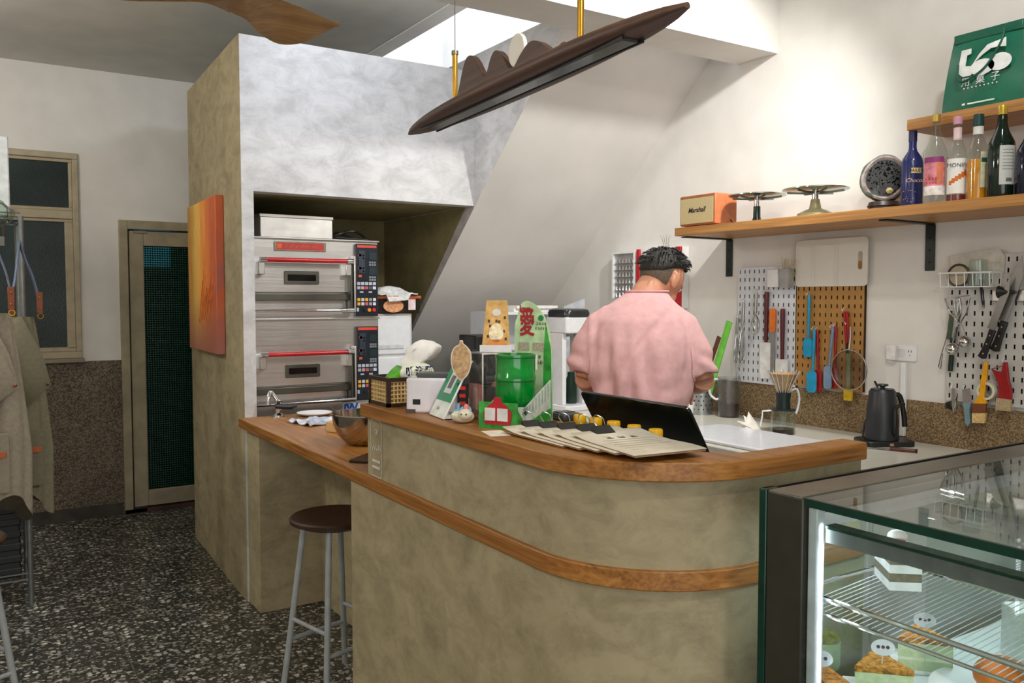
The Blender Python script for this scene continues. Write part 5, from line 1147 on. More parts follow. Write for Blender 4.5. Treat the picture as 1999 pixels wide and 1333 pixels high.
MB().lathe([(0, Hh*.86), (r*.5, Hh*.86), (r*.47, Hh*.99), (0, Hh)], 20).build('cap', pm((14, 62, 60), .3), t); wrap(t, 'neck_label', r*.47, Hh*.76, Hh*.85, -80, 80, pm((214, 218, 210), .5))
wrap(t, 'label', r*1.01, Hh*.14, Hh*.55, 12, 75, pm((206, 204, 170), .5, 0, .1, 40)); wrap(t, 'label_oval', r*1.015, Hh*.43, Hh*.48, 16, 60, pm((20, 84, 70), .5))
t, r, Hh = bottle('wine_bottle', 'dark green bottle with white back label and gold cap', 1958, 52, 206, P2_, pm((14, 30, 22), .08, 0, .2), 3.03)
MB().lathe([(0, Hh*.9), (r*.35, Hh*.9), (r*.35, Hh*.985), (r*.3, Hh), (0, Hh)], 20).build('gold_cap', pm((196, 164, 60), .3, .5), t)
wrap(t, 'label', r*1.01, Hh*.13, Hh*.55, -12, 62, pm((190, 192, 186), .5, 0, .04)); wrap(t, 'barcode', r*1.015, Hh*.16, Hh*.2, 15, 42, pm((90, 90, 90), .5, 0, .4, 300))
for k in range(7): wrap(t, 'text_line', r*1.015, Hh*(.5-.035*k), Hh*(.508-.035*k), 0, 50, pm((130, 132, 130), .5))
t, r, Hh = bottle('wine_bottle', 'dark bottle with yellow band and red cap at the frame edge', 2012, 50, 233, P2_, pm((22, 26, 44), .08, 0, .2), 3.03)
MB().lathe([(0, Hh*.85), (r*.38, Hh*.85), (r*.38, Hh*.91), (0, Hh*.91)], 20).build('yellow_band', pm((226, 200, 20), .4), t); MB().lathe([(0, Hh*.91), (r*.36, Hh*.91), (r*.36, Hh), (0, Hh)], 20).build('cap', pm((130, 30, 40), .4), t)
# green carrier bag on the upper shelf
pA, pB_ = onX(1837, 222, 3.12), onX(1998, 190, 3.12); zt1, zt2 = onX(1860, 85, 3.14).z, onX(1999, 45, 3.14).z
bw_ = pA.y-onX(1996, 188, 3.12).y; bh_ = (zt1+zt2)/2-2.172
bg_ = thing('carrier_bag', 'green paper carrier bag with white emblem on the upper shelf', 'bag', (3.125, pA.y, 2.173), -90)
BGM = pm((24, 108, 82), .35, 0, .08, 8)
rings = []
for k in range(13):
    t_ = k/12; z = bh_*t_; ins = .05*t_**1.4*bw_/.35; dep_ = .055*(1-t_)**.6+.006
    bul = .02*math.sin(math.pi*t_)
    rings.append([(ins, 0-0, z), (bw_*.25, -bul, z), (bw_*.5, -bul*1.3, z), (bw_*.75, -bul, z), (bw_-ins*.2, 0, z), (bw_-ins*.2, dep_, z), (bw_*.5, dep_+bul*.5, z), (ins, dep_, z)])
MB().loft(rings).build('bag_body', BGM, bg_, smooth=50)
MB().box(bw_*.15, bw_*.99, -.008, .012, bh_-.02, bh_+.014).build('folded_top', pm((18, 92, 70), .35), bg_, bevel=.004)
WHT = pm((236, 238, 236), .5)
def onbag(u, v): return (bw_*u, bh_*v)
def bprism(pts, nm, mt=WHT, d=.029): MB().prism([onbag(*p) for p in pts], d, d+.0012, FLATY).build(nm, mt, bg_)
bprism([(.30, .80), (.42, .80), (.42, .73), (.37, .72), (.35, .58), (.44, .56), (.46, .50), (.42, .44), (.32, .44), (.26, .50), (.27, .62)], 'emblem_leaf')
bprism([(.44, .58), (.52, .70), (.62, .80), (.84, .84), (.84, .72), (.74, .74), (.66, .74), (.56, .68)], 'emblem_stem', d=.0305)
MB().prism([(bw_*.56+.045*math.cos(a)*bw_/.3, bh_*.52+.028*math.sin(a)) for a in [2*math.pi*k/24 for k in range(24)]], .0305, .032, FLATY).build('emblem_bean', WHT, bg_)
MB().prism([(bw_*.77+.042*math.cos(a)*bw_/.3, bh_*.54+.03*math.sin(a)) for a in [2*math.pi*k/24 for k in range(24)]], .0305, .032, FLATY).build('emblem_bean', WHT, bg_)
for ch, u in (('用', .36), ('菓', .54), ('子', .72)): text(ch, .034, WHT, bg_, T(bw_*u, -.031, bh_*.355) @ TS)
for k in range(9): bprism([(.33+k*.05, .27), (.345+k*.05, .27), (.345+k*.05, .287), (.33+k*.05, .287)], 'small_letter', d=.0285)
bprism([(.30, .06), (.34, .06), (.34, .085), (.30, .085)], 'address_print', d=.02); bprism([(.37, .06), (.70, .06), (.70, .08), (.37, .08)], 'address_print', d=.02)
MB().tube(spline([(bw_*.26, -.031, bh_*.62), (bw_*.27, -.036, bh_*.42), (bw_*.36, -.038, bh_*.37), (bw_*.6, -.036, bh_*.5), (bw_*.78, -.034, bh_*.78), (bw_*.8, -.02, bh_*.97)], 6), .004, 8).build('cord_handle', pm((16, 84, 64), .5), bg_)
# red-framed display board and drill-bit box behind the person
rb0 = onX(1245, 487, XR-.05); rb1 = onX(1331, 582, XR-.05)
rf = thing('red_framed_board', 'white display cabinet with red frame on the wall behind the person', 'cabinet', (XR-.05, rb0.y, rb0.z), -90)
w_, h_ = rb0.y-rb1.y, .34
MB().box(0, w_, 0, .049, -h_, 0).build('cabinet', WHITEP, rf)
for a in ((0, .028, -h_, 0), (w_-.045, w_, -h_, 0)): MB().box(a[0], a[1], -.012, .0, a[2], a[3]).build('red_frame', pm((186, 22, 34), .4), rf, bevel=.002)
MB().box(.05, w_-.06, -.008, 0, -.07, -.015).build('header', pm((190, 176, 170), .5), rf)
cb0 = onX(1197, 492, XR-.05); cb1 = onX(1243, 570, XR-.05)
nz = thing('nozzle_rack', 'clear rack of steel piping nozzles beside the red-framed cabinet', 'rack', (XR-.05, cb0.y, cb0.z), -90)
w_, h_ = cb0.y-cb1.y-.01, .28
MB().box(0, w_, .03, .049, -h_, 0).build('back', pm((196, 190, 190), .5), nz)
for a in ((0, .012, -h_, 0), (w_-.012, w_, -h_, 0), (.012, w_-.012, -.014, 0)): MB().box(a[0], a[1], -.01, .03, a[2], a[3]).build('frame', WHITEP, nz)
for r in range(6):
    MB().box(.012, w_-.012, -.008, .03, -.075-r*.04, -.071-r*.04).build('rack_shelf', ACRYL, nz)
    for k in range(6): MB().lathe([(.0125, 0), (.004, .026), (0, .026)], 10, T(.03+k*(w_-.06)/5, .008, -.071-r*.04)).build('nozzle', CHROME, nz)
# ================================================================ on the cream worktop
ZW = .88
def wt_(x, y): return onZ(x, y, ZW)
p = wt_(1426, 815); dep = (p-CAM).dot(FW); k_ = dep/F
jg = thing('measuring_jug', 'clear measuring jug part filled with dark coffee', 'jug', p+Vector((.02, .03, 0)), -33)
jr, jh = 46/2*k_, 78*k_
JUGM = glass('frosted_jug', (244, 246, 248), 2.0, .3)
MB().lathe([(0, 0), (jr*.86, 0), (jr*.9, .004), (jr, jh), (jr*.95, jh), (jr*.86, .006), (0, .005)], 32).build('jug_body', JUGM, jg)
MB().cyl(jr*.85, .006, jh*.34, 28).build('coffee', pm((56, 30, 20), .1), jg)
MB().tube(spline([(-jr*.95, 0, jh*.95), (-jr*1.6, 0, jh*.9), (-jr*1.65, 0, jh*.6), (-jr*1.2, 0, jh*.45), (-jr*.9, 0, jh*.45)], 5), .006, 8).build('handle', pm((214, 216, 218), .3), jg)
p = wt_(1464, 838); N = 14; vs = []
random.seed(11)
pfm = MB()
for q in range(3):
    A0 = random.uniform(0, 6.28)
    pts = [Vector((.062*math.cos(A0+i*2.09+random.uniform(-.3, .3)), .05*math.sin(A0+i*2.09+random.uniform(-.3, .3)), .001+(.0 if i < 2 else .075-.018*q))) for i in range(3)]
    cpt = sum(pts, Vector())/3+Vector((0, 0, .018)); pfm.add([*pts, cpt], [(0, 1, 3), (1, 2, 3), (2, 0, 3)])
pf_ = pfm.build('paper_filter', pm((226, 222, 212), .9, 0, .02), smooth=0); place(pf_, p, 20); so = pf_.modifiers.new('s', 'SOLIDIFY'); so.thickness = .002
tag(pf_, 'crumpled white coffee filter paper beside the dripper', 'paper')
# dripper on server
p = wt_(1528, 846); dep = (p-CAM).dot(FW); k_ = dep/F
sv2 = thing('coffee_server', 'small glass coffee server with a little coffee under the dripper', 'server', p, -33)
r0, h0 = 23*k_, 46*k_
MB().lathe([(0, 0), (r0, 0), (r0*1.02, .006), (r0, h0), (r0*.95, h0), (r0*.96, .006), (0, .004)], 32).build('glass_body', CLEAR, sv2)
MB().cyl(r0*.95, .005, h0*.22, 28).build('coffee', pm((38, 16, 12), .08), sv2)
MB().tube([(-r0*.97, 0, h0*.98), (-r0*1.75, 0, h0*.95), (-r0*1.75, 0, h0*.75), (-r0*1.9, 0, h0*.3)], .004, 8).build('glass_handle', pm((214, 218, 216), .12), sv2)
dp_ = thing('coffee_dripper', 'ribbed glass coffee dripper with black collar standing on server', 'dripper', p+Vector((0, 0, h0+.0005)), -33)
za, zb_, zc_ = 0.0, 34*k_, 76*k_
MB().lathe([(.0, za-.0), (24*k_, za), (24*k_, za+.005), (14*k_, za+.008), (13*k_, zb_*.55), (15*k_, zb_), (10*k_, zb_), (9*k_, .0), (0, 0)], 28).build('collar', pm((14, 30, 28), .4), dp_)
MB().lathe([(10*k_, zb_-.002), (31*k_, zc_), (30*k_, zc_), (9*k_, zb_)], 40, caps=False).build('glass_cone', CLEAR, dp_)
for q in range(16):
    a = 2*math.pi*q/16; MB().tube([(11*k_*math.cos(a), 11*k_*math.sin(a), zb_), (31*k_*math.cos(a), 31*k_*math.sin(a), zc_)], .0014, 5).build('rib', pm((206, 198, 190), .15), dp_)
MB().lathe([(0, zb_+.002), (8*k_, zb_+.002), (25*k_, zc_*.9), (27*k_, zc_*.94), (25*k_, zc_*.89), (0, zc_*.86)], 32).build('filter_with_coffee', pm((176, 132, 84), .8, 0, .15, 30), dp_)
MB().lathe([(8*k_, -.002), (4*k_, -h0*.6), (2*k_, -h0*.62), (0, -h0*.62)], 20).build('lower_funnel', CLEAR, dp_)
MB().tube(spline([(14*k_, -.0, zb_*1.1), (26*k_, 0, zb_*1.2), (31*k_, 0, zb_*.6), (27*k_, 0, -.005), (24*k_, 0, -.016)], 5), .005, 8).build('glass_handle', pm((200, 200, 198), .12), dp_)
# kettle
p = wt_(1724, 862); p = Vector((3.16, 2.10, ZW)); dep = (p-CAM).dot(FW); k_ = dep/F
kt = thing('electric_kettle', 'black gooseneck electric kettle standing on its base', 'kettle', p, -33)
MB().prism(rrect(98*k_, .15, .03, 5), 0, .022).build('power_base', BLACK, kt, bevel=.004)
MB().box(-.008, .008, -.0765, -.075, .006, .016).build('dial', pm((180, 150, 120), .3, .5), kt)
hk_ = 95*k_
MB().lathe([(0, .024), (31*k_, .024), (31*k_, .03), (29*k_, .024+hk_*.45), (24.5*k_, .024+hk_*.97), (23*k_, .024+hk_), (0, .024+hk_)], 36, T(-.01, 0, 0)).build('body', pm((34, 36, 40), .38, 0, .08), kt)
MB().lathe([(0, 0), (22*k_, 0), (21*k_, .006), (5*k_, .008), (4*k_, .014), (11*k_, .02), (10*k_, .025), (0, .026)], 28, T(-.01, 0, .024+hk_)).build('lid', BLACK, kt)
MB().tube(spline([(.012, -26*k_, .045), (.010, -36*k_, .075), (.012, -34*k_, .12), (.016, -32*k_, .155), (.03, -38*k_, .175), (.035, -46*k_, .178)], 6), [.007]*31, 10).build('gooseneck', BLACK, kt)
MB().tube(spline([(.024, .012, hk_*.96), (.05, .012, hk_*1.02), (.07, .012, hk_*.95), (.085, .012, hk_*.6), (.09, .012, hk_*.36)], 6), .0085, 10, flat=1.3).build('handle', BLACK, kt)
cb2 = MB().tube(spline([(3.18, 2.19, ZW+.012), (3.20, 2.225, ZW+.02), (3.25, 2.235, ZW+.10), (3.30, 2.21, ZW+.115), (3.325, 2.19, ZW+.09), (3.328, 2.24, ZW+.2), (3.325, 2.26, ZW+.24)], 6), .0045, 8).build('kettle_cable', BLACK); tag(cb2, 'black power cable looping up the wall behind the kettle', 'cable')
# knife on worktop
p0, p1 = wt_(1702, 876), wt_(1788, 884)
kf = thing('paring_knife', 'kitchen knife with brown wooden handle lying on cream worktop', 'knife', p0, math.degrees(math.atan2((p1-p0).y, (p1-p0).x)))
L_ = (p1-p0).length
MB().prism([(-.12, 0), (L_*.42, -.012), (L_*.42, .008)], .004, .006).build('blade', STEEL, kf); MB().box(L_*.42, L_, -.010, .010, 0, .014).build('handle', wood('brown_handle', (60, 30, 24), (84, 44, 34), (100, 56, 44), 0), kf, bevel=.004)
MB().box(L_, L_+.005, -.010, .010, 0, .014).build('end_cap', BLACK, kf)
sn = MB().prism(rrect(.15, .10, .03, 5), 0, .012).build('spoon_rest', pm((60, 56, 50), .25), bevel=.004); place(sn, (2.98, 1.72, ZW), 20); tag(sn, 'dark shallow tray at the worktop end by the display case', 'tray')
# white rounded tray with glossy lid, cup, scrapers in a holder
ty_ = MB().prism(rrect(.38, .60, .05, 6), 0, .016).build('silicone_mat', pm((224, 226, 232), .2, 0, .01), bevel=.006); place(ty_, (2.765, 2.50, ZW+.0003)); tag(ty_, 'large glossy white board at the front of the cream worktop', 'board')
wcup = MB().lathe([(0, 0), (.04, 0), (.052, .095), (.049, .095), (.038, .004), (0, .004)], 28).build('white_cup', WHITEP); place(wcup, wt_(1358, 806)+Vector((-.28, -.20, 0))); tag(wcup, 'white cup in front of the person in pink', 'cup')
hl = thing('tool_holder', 'perforated steel holder with scrapers beside the measuring jug', 'holder', (3.2, 3.18, ZW), 0)
MB().lathe([(0, 0), (.062, 0), (.062, .17), (.058, .17), (.058, .004), (0, .004)], 28).build('holder', pm((170, 172, 172), .3, .8), hl)
for r in range(6):
    for q in range(7): MB().sphere((0, 0, 0), .0045, 6, 4).build('perforation', BLACK, hl).matrix_basis = RZ(150+q*22+(11 if r % 2 else 0)) @ T(.0615, 0, .03+r*.022)
def stick(nm, lab, p0, p1, wq, col, X_=3.2):
    a, b2 = onX(*p0, X_), onX(*p1, X_)
    o = MB().tube([a, b2], wq, 10, flat=.35).build(nm, pm(col, .4)); tag(o, lab, 'scraper'); return o
def instick(nm, lab, top, wq, col, bx_, by_):
    a = onX(*top, 3.2); o = MB().tube([a, Vector((bx_, by_, ZW+.03))], wq, 10, flat=.4).build(nm, pm(col, .35)); tag(o, lab, 'scraper')
instick('green_scraper', 'bright green plastic scraper standing in the steel holder', (1424, 628), .020, (118, 206, 74), 3.21, 3.16)
instick('wooden_scraper', 'dark brown wooden stick standing in the steel holder', (1404, 657), .014, (96, 58, 34), 3.18, 3.20)
# ================================================================ refrigerated display case
KX0, KX1, KY0, KY1, KZ = 1.335, 2.42, .26, 1.156, 1.10
dc = thing('display_case', 'steel and glass refrigerated cake display case in the right foreground', 'display case', (1.88, .7, 0))
def kc(mb, nm, mt, **kw): o = mb.build(nm, mt, None, **kw); world_child(o, dc); return o
CST = brushed('case_steel', (150, 146, 136), .3, 2); LEDM = emis('case_led', (230, 242, 255), 20.0); INW = pm((214, 222, 222), .35, 0, .02)
kc(MB().box(KX0, KX1, KY0, KY1-.02, .06, .60), 'base_cabinet', CST, bevel=.004)
kc(MB().box(KX0+.03, KX1-.03, KY0+.03, KY1-.05, 0, .06), 'plinth', BLACK)
kc(MB().box(KX0-.004, KX0+.03, KY1-.105, KY1-.018, .6, KZ-.002), 'corner_post', pm((58, 56, 48), .4, .3), bevel=.003)
kc(MB().box(KX0-.006, KX0+.034, KY1-.018, KY1, .06, KZ), 'dark_back_edge', EDGE, bevel=.002)
kc(MB().box(KX0-.002, KX1, KY1-.10, KY1-.018, KZ-.035, KZ), 'top_rail', CST, bevel=.003)
kc(MB().box(KX0+.034, KX1, KY1-.018, KY1-.008, .6, KZ-.01), 'back_pane', GGLASS)
kc(MB().box(KX0, KX1, KY1-.008, KY1, KZ-.03, KZ), 'back_trim', pm((40, 42, 38), .4, .4))
kc(MB().box(KX0+.006, KX1, KY0, KY1-.105, KZ-.010, KZ-.001), 'top_pane', GGLASS)
kc(MB().box(KX0-.001, KX0+.006, KY0, KY1-.105, KZ-.016, KZ-.0005), 'top_pane_edge', EDGE)
kc(MB().box(KX0, KX0+.006, KY0, KY1-.105, .6, KZ-.016), 'front_pane', GGLASS)
kc(MB().box(KX1-.006, KX1, KY0, KY1-.105, .6, KZ-.01), 'side_pane', GGLASS)
kc(MB().box(KX1-.03, KX1, KY1-.105, KY1-.018, .6, KZ-.035), 'corner_post', pm((58, 56, 48), .4, .3), bevel=.003)
kc(MB().box(KX0+.010, KX0+.034, KY1-.105-.022, KY1-.107, .62, KZ-.02), 'led_profile', pm((214, 216, 222), .3), bevel=.002)
kc(MB().box(KX0+.02, KX0+.026, KY1-.105-.0235, KY1-.105-.022, .64, KZ-.05), 'led_strip', LEDM)
kc(MB().box(KX0+.03, KX0+.06, KY0+.01, KY1-.13, KZ-.058, KZ-.052), 'inner_rail', EDGE)
kc(MB().box(KX0+.032, KX0+.058, KY0+.01, KY1-.13, KZ-.085, KZ-.058), 'light_hood', pm((120, 124, 122), .4, .5))
kc(MB().box(KX0+.038, KX0+.052, KY0+.02, KY1-.14, KZ-.0865, KZ-.085), 'led_strip', LEDM)
kc(MB().box(KX0+.06, KX1-.02, KY1-.10, KY1-.05, KZ-.07, KZ-.04), 'led_profile', pm((214, 216, 222), .3), bevel=.002)
kc(MB().box(KX0+.08, KX1-.04, KY1-.09, KY1-.06, KZ-.0715, KZ-.07), 'led_strip', LEDM)
kc(MB().box(KX0+.012, KX1-.012, KY0+.02, KY1-.04, .60, .665), 'deck', INW, bevel=.004)
kc(MB().box(1.72, 1.725, KY0+.02, KY1-.12, .67, KZ-.09), 'divider_pane', GGLASS)
# wire shelf
m = MB().tube([(1.375, .36, .902), (1.375, 1.095, .902)], .006, 8).tube([(1.70, .36, .902), (1.70, 1.095, .902)], .004, 8).tube([(1.375, .36, .875), (1.375, 1.095, .875)], .004, 8)
m = kc(MB().tube([(1.375, .36, .902), (1.375, 1.095, .902), (1.70, 1.095, .902), (1.70, .36, .902)], .0055, 8, True), 'shelf_frame', CHROME)
kc(MB().tube([(1.375, .36, .872), (1.375, 1.095, .872)], .004, 8), 'shelf_rail', CHROME)
w_ = MB()
for k in range(58): w_.tube([(1.375, .37+k*.0125, .872), (1.379, .37+k*.0125, .876), (1.70, .37+k*.0125, .899)], .0012, 4)
kc(w_, 'shelf_wires', pm((206, 210, 210), .3, .4), kind='stuff')
def slice_cake(label, loc, rz, topc, sidec, tagp=True, L=.10, Wd=.055, h=.075):
    t = thing('cake_slice', label, 'cake', loc, rz, 'wrapped cake slices in the display case')
    tri = [(-Wd, -.0), (Wd, -.0), (0, L)]
    tri = [(x, y-L*.4) for x, y in tri]
    MB().prism(tri, .003, h*.34).build('sponge_layer', pm(sidec, .8, 0, .06, 60, .2), t)
    MB().prism([(x*.99, y*.99) for x, y in tri], h*.34, h*.42).build('cream_layer', pm((226, 228, 206), .6), t)
    MB().prism(tri, h*.42, h*.84).build('sponge_layer', pm(shade(sidec, 1.05), .8, 0, .06, 60, .2), t)
    o = MB().prism([(x*1.02, y*1.02) for x, y in tri], h*.84, h).build('crumb_topping', pm(topc, .9, 0, .35, 110, .8), t); 
    MB().box(-.06, .06, -.055, .075, 0, .003).build('paper_base', pm((222, 224, 222), .7), t)
    if tagp:
        MB().tube([(0, -.02, h), (0, -.024, h+.03)], .0012, 5).build('tag_pick', WHITEP, t)
        MB().prism(circ(.023, 22, ry=.016), 0, .001, T(0, -.025, h+.036) @ RX(-12) @ FLATY).build('oval_tag', pm((226, 230, 234), .4), t)
        for k in range(3): MB().prism(circ(.0036, 10), .001, .0015, T(-.009+k*.009, -.025, h+.037) @ RX(-12) @ FLATY).build('tag_dot', pm((120, 40, 50) if k == 1 else (70, 60, 60), .5), t)
def cpos(x, y, z): return onZ(x, y, z)
GRS = (196, 208, 166)
for lab, (x, y), rz, tc in (('cake slice with brown crumb top and tag nearest the glass corner', (1600, 1306), -50, (176, 116, 48)), ('cake slice with golden crumb top in the middle of the case', (1718, 1284), -45, (184, 128, 52)),
                            ('cake slice with orange crumb top standing rightmost of the tagged slices', (1800, 1230), -48, (196, 124, 48))):
    p = cpos(x, y, .745); p.z = .666; slice_cake(lab, p, rz, tc, GRS)
p = cpos(1602, 1232, .745); p.z = .666
rc = thing('round_cake', 'small round green-topped cake behind the tagged slices', 'cake', (p.x+.01, p.y+.0, .666))
MB().lathe([(0, 0), (.034, 0), (.036, .01), (.036, .06), (0, .06)], 24).build('sponge', pm(GRS, .8, 0, .05, 60), rc)
MB().sphere((0, 0, .062), (.036, .036, .018), 20, 10).build('topping', pm((140, 132, 50), .9, 0, .3, 90, .6), rc)
lc = thing('layered_cake', 'white layered cake slice with red topping on the wire shelf', 'cake', (1.56, 1.0, .909), -40)
for k in range(4): MB().box(-.03, .03, -.05, .05, k*.017, k*.017+.0168).build('layer', pm((228, 228, 224), .6) if k % 2 == 0 else pm((120, 112, 90), .8, 0, .1, 80), lc)
MB().sphere((.0, -.01, .078), (.022, .026, .013), 14, 8).build('red_fruit', pm((186, 80, 60), .4), lc); MB().sphere((.005, .02, .088), (.02, .02, .014), 14, 8).build('cream_swirl', WHITEP, lc)
p = cpos(1955, 1318, .72)
bn2 = MB().sphere((0, 0, .035), (.06, .05, .035), 24, 12).build('orange_bun', pm((214, 118, 28), .5, 0, .12, 20)); place(bn2, (p.x, p.y, .686)); tag(bn2, 'glazed orange bun on a white plate in the display case', 'bun')
pl3 = MB().lathe([(0, 0), (.08, 0), (.13, .014), (.132, .018), (.08, .006), (0, .005)], 40).build('cake_plate', WHITEP); place(pl3, (p.x, p.y, .666)); tag(pl3, 'white plate under the orange bun in the display case', 'plate')
for k, (x, y, lab) in enumerate(((2.0, .95, 'pale boxed dessert at the back of the display case'), (2.12, .80, 'pale boxed dessert nearer the glass end of the display case'))):
    o = thing('dessert_box', lab, 'dessert', (x, y, .666), -35)
    MB().box(-.05, .05, -.04, .04, 0, .12).build('carton', pm((206, 210, 204), .5), o, bevel=.003); MB().box(-.04, .04, -.041, -.04, .03, .09).build('print', pm((150, 170, 110), .5, 0, .2, 60), o)
# ================================================================ the person
PX_, PY_ = 2.07, 2.36
pe = thing('person', 'person in a loose pink T-shirt seen from behind, head bowed over the worktop', 'person', (PX_, PY_, 0), -42)
def remeshed(mb, name, mats, vox, smooth_it=4, factor=.5):
    o = mb.build('tmp', mats, None, smooth=0)
    r = o.modifiers.new('r', 'REMESH'); r.mode = 'VOXEL'; r.voxel_size = vox; r.use_smooth_shade = True
    if smooth_it: s = o.modifiers.new('s', 'SMOOTH'); s.factor = factor; s.iterations = smooth_it
    me = bpy.data.meshes.new_from_object(o.evaluated_get(bpy.context.evaluated_depsgraph_get())); bpy.data.objects.remove(o)
    me.name = name; me.polygons.foreach_set('use_smooth', [True]*len(me.polygons))
    me.materials.clear()
    for m in (mats if isinstance(mats, list) else [mats]): me.materials.append(m)
    o = bpy.data.objects.new(name, me); COL.objects.link(o); return o
def ell(cx, cy, z, rx, ry, n=28, p=2.3): return [(cx+rx*math.copysign(abs(math.cos(a))**(2/p), math.cos(a)), cy+ry*math.copysign(abs(math.sin(a))**(2/p), math.sin(a)), z) for a in [2*math.pi*k/n for k in range(n)]]
SKIN = pm((196, 138, 108), .5, 0, .05, 12)
b = MB()
HM = T(.070, .125, 1.548) @ RZ(-40) @ RX(-30)
b.sphere((0, .0, .02), (.074, .092, .098), 28, 18, HM)                 # skull
b.sphere((0, .028, -.045), (.056, .062, .072), 24, 14, HM)             # jaw and face
b.sphere((0, .092, -.015), (.012, .016, .026), 12, 8, HM)              # nose
b.sphere((0, .075, -.09), (.03, .022, .02), 14, 8, HM)                 # chin
for sx in (-1, 1):
    b.sphere((.079*sx, -.010, -.006), (.010, .022, .034), 14, 10, HM); b.sphere((.078*sx, -.004, -.026), (.009, .012, .014), 10, 8, HM)
    b.sphere((.03*sx, .078, .018), (.018, .012, .010), 10, 8, HM)
b.tube([(.0, .055, 1.44), (.018, .075, 1.49), (.042, .098, 1.53), (.06, .115, 1.56)], [.072, .062, .056, .054], 20)
b.loft([ell(0, .0, .80, .15, .10), ell(0, 0, 1.0, .145, .10), ell(0, .0, 1.2, .155, .105), ell(0, .02, 1.36, .165, .10), ell(0, .045, 1.44, .12, .075)])
def arm(sx, sh, el, wr):
    sh, el, wr = Vector(sh), Vector(el), Vector(wr)
    b.tube([sh, sh.lerp(el, .5), el], [.042, .044, .040], 16); b.tube([el, el.lerp(wr, .3), el.lerp(wr, .75), wr], [.041, .043, .033, .027], 16)
    d = (wr-el).normalized(); side = d.cross(Vector((0, 0, 1))).normalized()*(-sx); up = side.cross(d).normalized()
    if up.z < 0: up = -up
    palm = wr+d*.045
    b.tube([wr-d*.01, wr+d*.03, wr+d*.075], [.027, .036, .034], 14, flat=.55)
    for k, ln in enumerate((.052, .068, .074, .066)):
        o2 = side*(.034-.0225*k); a0 = palm+d*.026+o2*.9; a1 = a0+d*ln*.5-up*.006+o2*.1; a2 = a1+d*ln*.32-up*.022; a3 = a2+d*.008-up*.024
        b.tube([a0, a1, a2, a3], [.0098, .0092, .0086, .0075], 10)
    t0 = palm-d*.02+side*.028; b.tube([t0, t0+side*.02+d*.025-up*.012, t0+side*.018+d*.052-up*.03, t0+side*.01+d*.066-up*.045], [.0125, .0115, .010, .0085], 10)
arm(1, (.150, .02, 1.385), (.226, .005, 1.185), (.185, .235, 1.13)); arm(-1, (-.150, .02, 1.385), (-.204, .0, 1.185), (-.165, .235, 1.10))
body = remeshed(b, 'body', SKIN, .0055, 2); body.parent = pe
# trousers and shoes
b = MB().loft([ell(0, 0, .74, .165, .12), ell(0, 0, .86, .168, .12), ell(0, 0, 1.0, .158, .112)])
for sx in (-1, 1): b.tube([(.085*sx, 0, .82), (.09*sx, .005, .5), (.095*sx, -.01, .09)], [.094, .078, .066], 20)
o = remeshed(b, 'trousers', pm((44, 46, 54), .9, 0, .1, 60, .1), .012, 3); o.parent = pe
for sx in (-1, 1):
    o = MB().loft([[(.095*sx+x*s_, .05+y*s_, z) for x, y in rrect(.095, .27, .045, 5)] for s_, z in ((1, 0), (1, .03), (.92, .06), (.62, .10))]).build('shoe', pm((36, 36, 38), .6), pe)
# T-shirt
b = MB()
b.loft([ell(0, -.005, .87, .186, .150), ell(0, -.008, 1.0, .184, .150), ell(0, -.010, 1.12, .180, .148), ell(0, -.006, 1.24, .178, .143), ell(0, .006, 1.33, .176, .134), ell(0, .022, 1.40, .168, .120), ell(.004, .042, 1.45, .136, .098), ell(.012, .058, 1.485, .094, .080), ell(.020, .070, 1.505, .076, .070)])
for sx in (-1, 1):
    b.tube([(.10*sx, .025, 1.412), (.150*sx, .015, 1.375), (.188*sx, .0, 1.31), (.206*sx, -.004, 1.25), (.214*sx+(.0 if sx > 0 else .008), -.004, 1.205)], [.056, .060, .059, .060, .062], 22)
sh_ = remeshed(b, 't_shirt', pm((214, 168, 168), .95, 0, .03, 40, .12), .0085, 5); sh_.parent = pe
me = sh_.data; nrm = [v.normal.copy() for v in me.vertices]
for v, n_ in zip(me.vertices, nrm):
    x, y, z = v.co; k = min(1, max(0, (1.44-z)/.25)); kt_ = .35 if abs(x) > .19 else 1
    f1 = noise.noise(Vector((x*17+z*2.0, y*9, z*1.7)))*.042*k*kt_
    f2 = noise.noise(Vector((x*9-z*12, y*6, z*9+x*7)))*.014*k
    f1 += .010*math.sin(x*62+3.5*noise.noise(Vector((x*3, 1, z*2.2)))*3+z*3)*k*kt_*min(1, max(0, (1.38-z)/.3))
    crease = -.012*math.exp(-((x-.035-(z-1.36)*.8)/.014)**2)*math.exp(-((z-1.36)/.06)**2) if y < 0 else 0
    crease += -.010*math.exp(-((abs(x)-.158)/.012)**2)*math.exp(-((z-1.27)/.11)**2)
    sl = .006*math.sin(z*95+x*40)*(1 if abs(x) > .2 else 0)*math.exp(-((z-1.25)/.05)**2)
    v.co = v.co + n_*(f1+f2+crease+sl)
o = MB().tube([(x*1.02+.0, y, z+.003) for x, y, z in ell(.020, .070, 1.503, .077, .071, 30)], .0045, 8, True).build('collar', pm((212, 156, 158), .95, 0, .03, 40), pe)
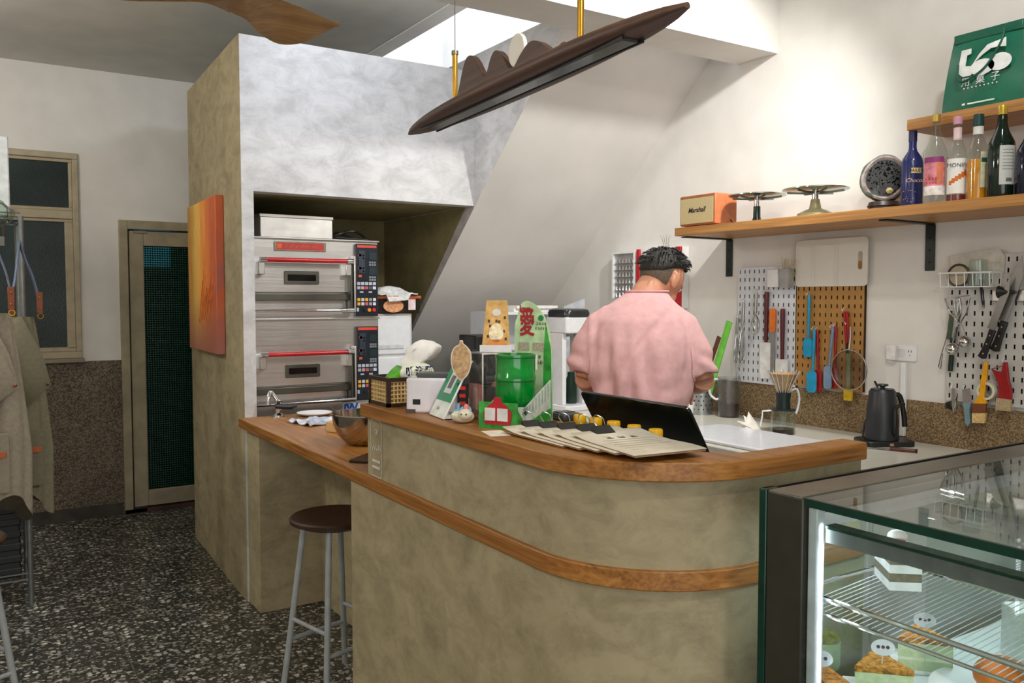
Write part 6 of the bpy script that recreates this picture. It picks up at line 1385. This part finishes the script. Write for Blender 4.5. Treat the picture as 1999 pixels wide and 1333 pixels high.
# hair
hm = MB(); NA, NT_ = 64, 22; lim = []
for i in range(NA):
    a = 2*math.pi*i/NA                                            # a = 90 deg is the face
    back = (1-math.sin(a))/2; lim.append(math.radians(50+58*back**.8-(10*max(0, math.cos(2*a))))) 
for j in range(NT_+1):
    for i in range(NA):
        a = 2*math.pi*i/NA; th = lim[i]*j/NT_; s_ = 1.08+.012*math.sin(a*23)*(.3+j/NT_)+.03*noise.noise(Vector((math.cos(a)*4, math.sin(a)*4, th*5)))
        if j == NT_: s_ = 1.0
        hm.v.append(tuple(HM @ Vector((.078*s_*math.sin(th)*math.cos(a), .002+.097*s_*math.sin(th)*math.sin(a), .022+.102*s_*math.cos(th)))))
hm.f = [(j*NA+i, (j+1)*NA+i, (j+1)*NA+(i+1) % NA, j*NA+(i+1) % NA) for j in range(NT_) for i in range(NA)]; hm.m = [0]*len(hm.f)
tH = NT('dark_hair'); hn = tH.noise(tH.coord((140, 140, 30)), 1, 4)
HAIR = tH.bsdf(tH.ramp(hn, [(.35, (12, 11, 9)), (.62, (30, 26, 20)), (.8, (70, 56, 34))]), .6, bump=hn, bstr=.6)
ho = hm.build('hair', HAIR, pe, smooth=80)
mm = MB(); random.seed(5)
for k in range(420):
    a = random.uniform(0, 6.283); th = random.uniform(.05, .85)*lim[int(a/6.2832*NA) % NA]
    p = Vector((.078*1.1*math.sin(th)*math.cos(a), .002+.097*1.1*math.sin(th)*math.sin(a), .022+.102*1.1*math.cos(th))); n_ = (p-Vector((0, 0, .02))).normalized()
    d = (n_*.35+Vector((math.cos(a)*.5, math.sin(a)*.5+.5, -.5))).normalized()
    ln = random.uniform(.018, .034); mm.tube([HM @ (p-n_*.004), HM @ (p+d*ln*.6+n_*.004), HM @ (p+d*ln)], [.0022, .0018, .0003], 4)
for k in range(4): mm.tube([HM @ Vector((-.01+k*.006, -.03, .12)), HM @ Vector((-.02+k*.01, -.05, .15)), HM @ Vector((-.03+k*.016, -.06, .165))], [.0008, .0006, .0002], 4)
mm.build('hair_strands', HAIR, pe, kind='stuff')
MB().loft([[tuple(HM @ Vector((.0765*s_*math.sin(t)*math.cos(a), .002+.0945*s_*math.sin(t)*math.sin(a), .022+.1*s_*math.cos(t)))) for a in [math.radians(200+140*k/20) for k in range(21)]] for t, s_ in ((1.5, 1.03), (1.8, 1.03), (2.05, 1.015), (2.2, .995))], False).build('shaved_nape', pm((92, 76, 62), .7, 0, .2, 200), pe, smooth=80)
EYE = pm((240, 238, 232), .2)
for sx in (-1, 1):
    MB().sphere((.03*sx, .078, .006), .010, 12, 8, HM).build('eye', EYE, pe); MB().sphere((.03*sx, .086, .004), .0048, 10, 6, HM).build('iris', pm((40, 28, 22), .2), pe)
MB().tube([HM @ Vector((x, .092-.3*x*x*4, -.062)) for x in (-.022, -.01, 0, .01, .022)], .004, 8, flat=.7).build('mouth', pm((170, 96, 88), .5), pe)
